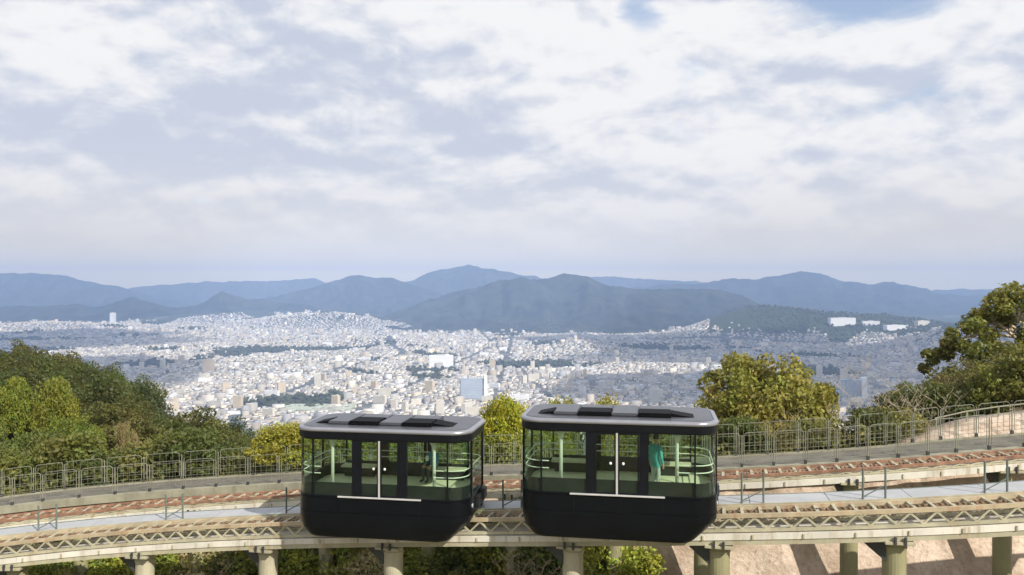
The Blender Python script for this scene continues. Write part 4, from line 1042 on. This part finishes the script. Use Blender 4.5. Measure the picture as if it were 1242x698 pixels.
def make_tree(seed, H, spread, nleaf, leaf, crown_r, flat=0.0, levels=2, nb=4, clump=(.55, .95), fill=10):
    """unit kinds of tree in metres, base at origin"""
    rg = np.random.default_rng(seed); segs, tips = grow(rg, (0, 0, -.4), H * .62, spread, levels, nb, H * .03)
    cl = []; pts = [t for t in tips]
    for t in pts: cl.append([Vector(t), rg.uniform(*clump)])
    # fill a dome so the outline is full but lumpy
    for k in range(int(len(pts) * .8) + fill):
        a = rg.random() * 2 * pi; e = math.asin(rg.uniform(-.25, 1)); rr = crown_r * (.62 + .42 * rg.random())
        cl.append([Vector((cos(a) * cos(e) * rr, sin(a) * cos(e) * rr, H * .58 + sin(e) * rr * (H * .42 / crown_r))), rg.uniform(*clump)])
    tot = sum(c[1] ** 2 for c in cl)
    clumps = [(c[0][:], c[1], max(12, int(nleaf * c[1] ** 2 / tot)), float(np.clip(rg.normal(.5, .2), 0, 1)), float(np.clip(rg.normal(.5, .2), 0, 1))) for c in cl]
    return wood_mesh('trunk', segs, M_bark), leaves_mesh('crown', clumps, leaf, flat, seed)
FAR = [make_tree(100 + i, h, .9, 5600, .31, cr, clump=(.5, 1.0)) for i, (h, cr) in enumerate([(7.5, 2.9), (8.2, 3.3), (6.8, 3.0), (7.8, 2.6)])]
BUSH = [make_tree(200 + i, h, 1.1, 3000, .20, cr, levels=2, nb=4, clump=(.26, .5)) for i, (h, cr) in enumerate([(2.6, 1.25), (3.0, 1.1), (2.2, 1.4)])]
NEAR = [make_tree(300 + i, h, 1.0, n, .24, cr, levels=3, nb=3, clump=(.4, .8), fill=90) for i, (h, cr, n) in enumerate([(7.6, 3.3, 26000), (6.0, 2.6, 15000), (6.5, 2.0, 12000)])]
def plant(name, label, cat, meshes, loc, rz, sc, colr, group=None, trunk_mat=None):
    t = thing(name, label, cat, loc, rz, group); t.scale = sc if isinstance(sc, (tuple, list)) else (sc, sc, sc)
    obj('trunk', meshes[0], None, t)
    c = obj('crown', meshes[1], None, t); c.color = (*colr, 1)
    return t
def gz(x, y): return float(ground_z(x, y))
DARK = [(.050, .062, .018), (.062, .068, .020), (.042, .055, .020), (.085, .080, .020), (.070, .075, .018), (.055, .070, .015)]
LIGHT = [(.20, .225, .03), (.22, .235, .032), (.17, .20, .03)]
def at_px(p, y): return (p - CX) / F * y
# forest on the left hillside
rg = np.random.default_rng(5); placed = []
def try_place(x, y, gap):
    if any((x - a) ** 2 + (y - b) ** 2 < gap * gap for a, b in placed): return False
    placed.append((x, y)); return True
cnt = 0
for it in range(4000):
    u = rg.uniform(-140, 350); y = rg.uniform(58, 124)
    lim = np.interp(u, [0, 200, 340], [121, 110, 86])
    if y > lim: continue
    x = at_px(u, y)
    if not try_place(x, y, 3.05): continue
    di = int(rg.integers(len(DARK))); c = DARK[di]; k = rg.uniform(.85, 1.2); s = rg.uniform(.66, .95)
    hue = ['deep green', 'olive green', 'blackish green', 'brownish olive', 'yellowish olive', 'fresh dark green'][di]
    row = 'along the crest of' if y > lim - 14 else ('low on' if y < 74 else 'halfway up'); side = 'near the left edge' if u < 70 else ('in the middle' if u < 190 else 'towards the cabins')
    lab = '%s tree %s the left forest hill, %s' % (hue, row, side)
    plant('broadleaf_tree', lab, 'tree', FAR[rg.integers(4)], (x, y, gz(x, y)), rg.uniform(0, 6.28), (s * 1.08, s * 1.08, s * rg.uniform(.85, 1.1)), tuple(v * k * 1.4 for v in c), 'trees in the left hillside forest')
    cnt += 1
# lighter trees nearer on the slope
SLOPE = [(12, 57, 456, 62, LIGHT[0], 'yellow-green tree at the left edge on the slope'), (66, 57, 457, 56, LIGHT[1], 'bright yellow-green rounded tree in the forest beside the left-edge tree'),
         (95, 50, 503, 64, LIGHT[2], 'yellow-green tree lower on the slope above the left fence'), (40, 46, 522, 80, (.13, .155, .035), 'mid-green tree right behind the fence at far left'),
         (153, 52, 510, 30, (.30, .235, .11), 'tan half-bare tree in the middle of the left slope'), (200, 50, 527, 42, (.19, .21, .04), 'small yellow-green tree behind the left fence'),
         (-24, 50, 488, 60, (.15, .18, .035), 'green tree cut by the left edge of the picture'), (245, 52, 524, 48, (.09, .105, .03), 'dark green round tree behind the left fence'), (290, 56, 527, 44, (.10, .115, .03), 'green tree where the left forest ends')]
# shrubs along the far side of the path, left
for i, u in enumerate([-30, 0, 28, 62, 84, 118, 140, 176, 208, 226, 262, 286]):
    y = 40.5 + 2.5 * rg.random() - .003 * u; x = at_px(u, y); s = rg.uniform(.8, 1.25)
    c = [(.10, .12, .03), (.15, .16, .035), (.07, .085, .025), (.17, .17, .045)][rg.integers(4)]
    lab = 'leafy shrub behind the left fence, %s from the left' % ORD[i]
    plant('shrub', lab, 'shrub', BUSH[rg.integers(3)], (x, y, T(s_at_px(u, 9)).z - 1.9 + rg.random() * .5), rg.uniform(0, 6.28), s * 1.15, c, 'shrubs behind the left fence')
YEL = (.36, .31, .035)
def near_tree(lab, k, u, ytop, y, width, c, base=None, name='broadleaf_tree', rz=None):
    """tree whose crown top shows at (u, ytop) when it stands at distance y"""
    H = [7.6, 6.0, 6.5][k]; W = [7.4, 5.9, 4.6][k]; x = at_px(u, y); top = -(ytop - HY) / F * y; sx = width / F * y / W
    zb = base if base is not None else gz(x, y); sz = (top - zb) / (H * 1.03)
    return plant(name, lab, 'tree', NEAR[k], (x, y, zb), rg.uniform(0, 6.28) if rz is None else rz, (sx, sx, sz), c)
for i, (u, y, yt, wd, c, lab) in enumerate(SLOPE): near_tree(lab, i % 2, u, yt, y, wd, c)
near_tree('bright yellow-green bushy tree left of the left cabin', 1, 345, 513, 40, 96, (.33, .31, .04))
near_tree('bright yellow tree seen in the gap between the cabins', 2, 610, 479, 39, 58, (.36, .35, .03))
near_tree('yellow-green treetop just showing above the right cabin roof, left', 1, 677, 482, 43, 60, (.30, .29, .04))
near_tree('yellow-green treetop just showing above the right cabin roof, middle', 2, 738, 480, 42, 50, (.36, .32, .04))
near_tree('large round yellow-green tree right of the right cabin', 0, 929, 427, 44, 186, (.25, .225, .045), rz=2.6)
near_tree('green understorey tree behind the left cabin', 1, 470, 524, 41, 110, (.23, .26, .05))
near_tree('green understorey tree behind the right cabin', 1, 800, 512, 42, 120, (.22, .245, .05))
near_tree('green understorey tree behind the gap to the left cabin', 1, 545, 520, 44, 100, (.20, .22, .045))
for i, (u, c) in enumerate([(860, (.16, .16, .04)), (900, (.10, .12, .03)), (945, (.19, .17, .05)), (990, (.13, .14, .03)), (1030, (.19, .18, .04)), (1062, (.10, .11, .03)), (1092, (.22, .20, .05)), (560, (.20, .23, .04)), (610, (.18, .21, .04)), (660, (.22, .24, .045)), (390, (.2, .19, .04)), (430, (.21, .23, .045)), (505, (.20, .23, .04))]):
    y = T(s_at_px(u, 10.5), 10.5).y + rg.uniform(0, 1.5); x = at_px(u, y)
    plant('shrub', 'leafy shrub behind the far fence, %s along the path' % ORD[i], 'shrub', BUSH[rg.integers(3)], (x, y, T(s_at_px(u, 9)).z - 1.5), rg.uniform(0, 6.28), rg.uniform(.9, 1.15), c, 'shrubs behind the far fence')
# big tree and thicket at the right edge
def big_right():
    rg2 = np.random.default_rng(909); y = 46.0; b = Vector((at_px(1226, y), y, gz(at_px(1226, y), y)))
    segs, tips = grow(rg2, (0, 0, -.5), 3.0, .95, 3, 3, .24, lean=(.02, 0), up=.30, wig=.14, ratio=.66)
    spots = [(1232, 356, .9), (1215, 362, 1.0), (1245, 372, 1.2), (1200, 380, 1.1), (1222, 388, .9), (1180, 395, 1.1), (1168, 412, 1.0), (1150, 420, .85), (1195, 410, .8), (1260, 395, 1.3), (1285, 375, 1.4), (1275, 352, 1.2), (1310, 400, 1.5), (1139, 432, .8), (1128, 437, .6), (1245, 415, .9), (1300, 430, 1.4), (1212, 372, .8), (1187, 383, .8), (1172, 399, .6)]
    cl = []
    for u, v, r in spots:
        for q in range(3):
            P = px(u + rg2.normal(0, 6), v + rg2.normal(0, 5), y + rg2.normal(0, 1.2)) - b; cl.append((P[:], r * rg2.uniform(.40, .70), 165, float(np.clip(rg2.normal(.5, .2), 0, 1)), float(np.clip(rg2.normal(.5, .2), 0, 1))))
        P0 = px(u, v, y) - b; k = Vector((rg2.normal(0, .3), rg2.normal(0, .3), 3.2 + rg2.random() * 1.5)); segs.append(([k, k.lerp(P0, .5) + Vector((0, 0, .25)), P0], [.10, .06, .02]))
    t = thing('broadleaf_tree', 'tall spreading dark green tree at the right edge', 'tree', b)
    obj('trunk', wood_mesh('trunk', segs, M_palebark), None, t); c = obj('crown', leaves_mesh('crown', cl, .26, .3, 17), None, t); c.color = (.19, .185, .036, 1)
big_right()
def bare_tree(lab, u, y, H, seed, base=None, m=M_palebark, spread=1.0, nb=3, up=.45, wispy=None, name='bare_tree', r0=.05):
    rg2 = np.random.default_rng(seed); x = at_px(u, y); zb = base if base is not None else gz(x, y)
    segs, tips = grow(rg2, (0, 0, -.3), H, spread, 4, nb, r0, up=up, wig=.16, ratio=.62)
    t = thing(name, lab, 'tree', (x, y, zb)); obj('trunk', wood_mesh('trunk', segs, m, 5), None, t)
    if wispy:
        cl = [(p[:], .26, wispy[1], float(np.clip(rg2.normal(.5, .2), 0, 1)), .5) for p in tips]; c = obj('crown', leaves_mesh('crown', cl, .13, 0, seed), None, t); c.color = (*wispy[0], 1)
    return t
bare_tree('pale leafless tree against the city right of the large round tree', 1052, 38, 4.3, 41, -10.0, spread=.8)
bare_tree('pale leafless tree beside the thicket, leaning over the far fence', 1090, 37, 4.0, 42, -9.5, spread=1.0)
bare_tree('bare pale branches before the large round tree, left', 905, 36.5, 2.2, 43, -9.2, spread=1.2)
bare_tree('bare pale branches before the large round tree, right', 975, 36, 2.4, 44, -9.0, spread=1.1)
bare_tree('brown twiggy thicket tree left of the tall right-edge tree', 1150, 41, 1.9, 45, None, m=M_palebark, spread=1.1, nb=4, wispy=((.20, .16, .07), 10))
bare_tree('brown twiggy thicket tree under the tall right-edge tree', 1190, 40.5, 2.0, 46, None, m=M_palebark, spread=1.1, nb=4, wispy=((.17, .15, .055), 10))
bare_tree('brown twiggy thicket tree at the right edge above the bank', 1228, 40, 1.8, 47, None, m=M_palebark, spread=1.1, nb=4, wispy=((.20, .19, .05), 12))
for i, (u, y, s, c) in enumerate([(1120, 39, 1.2, (.10, .115, .03)), (1148, 38.5, 1.0, (.10, .11, .03)), (1180, 38, 1.0, (.08, .095, .025)), (1212, 37.5, 1.05, (.20, .20, .04)), (1245, 37, 1.2, (.17, .17, .04)), (1108, 41, 1.3, (.09, .10, .03)), (1165, 43, 1.2, (.12, .125, .03)), (1205, 44, 1.3, (.16, .16, .035)), (1245, 43, 1.4, (.14, .14, .03))]):
    x = at_px(u, y); plant('shrub', 'dense shrub of the thicket above the concrete bank, %s from the left' % ORD[i], 'shrub', BUSH[i % 3], (x, y, gz(x, y) - .2), rg.uniform(0, 6.28), s, c, 'shrubs in the right thicket')
# growth under the tracks
k = 0
for it in range(900):
    u = rg.uniform(-60, 800); o = rg.uniform(4.9, 6.1) if rg.random() < .88 else rg.uniform(2.6, 4.3)
    if 405 < u < 470 and o < 4.2 and rg.random() < .8: continue
    if 775 < u: continue
    s = s_at_px(u, o); P = T(s, o)
    if not try_place(P.x, P.y, .85): continue
    c = [(.36, .37, .06), (.26, .29, .05), (.16, .19, .045), (.48, .41, .21), (.33, .36, .05)][rg.integers(5)]; b = int(rg.integers(3))
    top = P.z - (rg.uniform(1.4, 2.5) if o > 4.9 else rg.uniform(3.1, 3.6)); zb = gz(P.x, P.y) - .1; sc = rg.uniform(.85, 1.15)
    hue = {.36: 'yellow-green', .26: 'mid-green', .16: 'dark green', .48: 'dry tan', .33: 'bright green'}[c[0]]
    spot = 'left of the left cabin' if u < 360 else ('below the left cabin' if u < 585 else ('below the gap between cabins' if u < 640 else 'below the right cabin'))
    plant('shrub', '%s shrub under the rail tracks %s, %s' % (hue, spot, 'against the wall' if o > 4.9 else 'among the pillars'), 'shrub', BUSH[b], (P.x, P.y, zb), rg.uniform(0, 6.28), (sc, sc, (top - zb) / ([2.6, 3.0, 2.2][b] * 1.12)), c, 'shrubs under the tracks'); k += 1
    if k > 90: break
for i, (u, o) in enumerate([(70, 1.5), (215, 1.2), (290, 2.0), (612, .8), (640, 2.2), (710, 1.2), (455, 3.6)]):
    P = T(s_at_px(u, o), o); bare_tree('bare pale sapling under the tracks, %s from the left' % ORD[i], u, P.y, 2.0, 60 + i, gz(P.x, P.y), spread=1.0, name='bare_sapling', r0=.035)
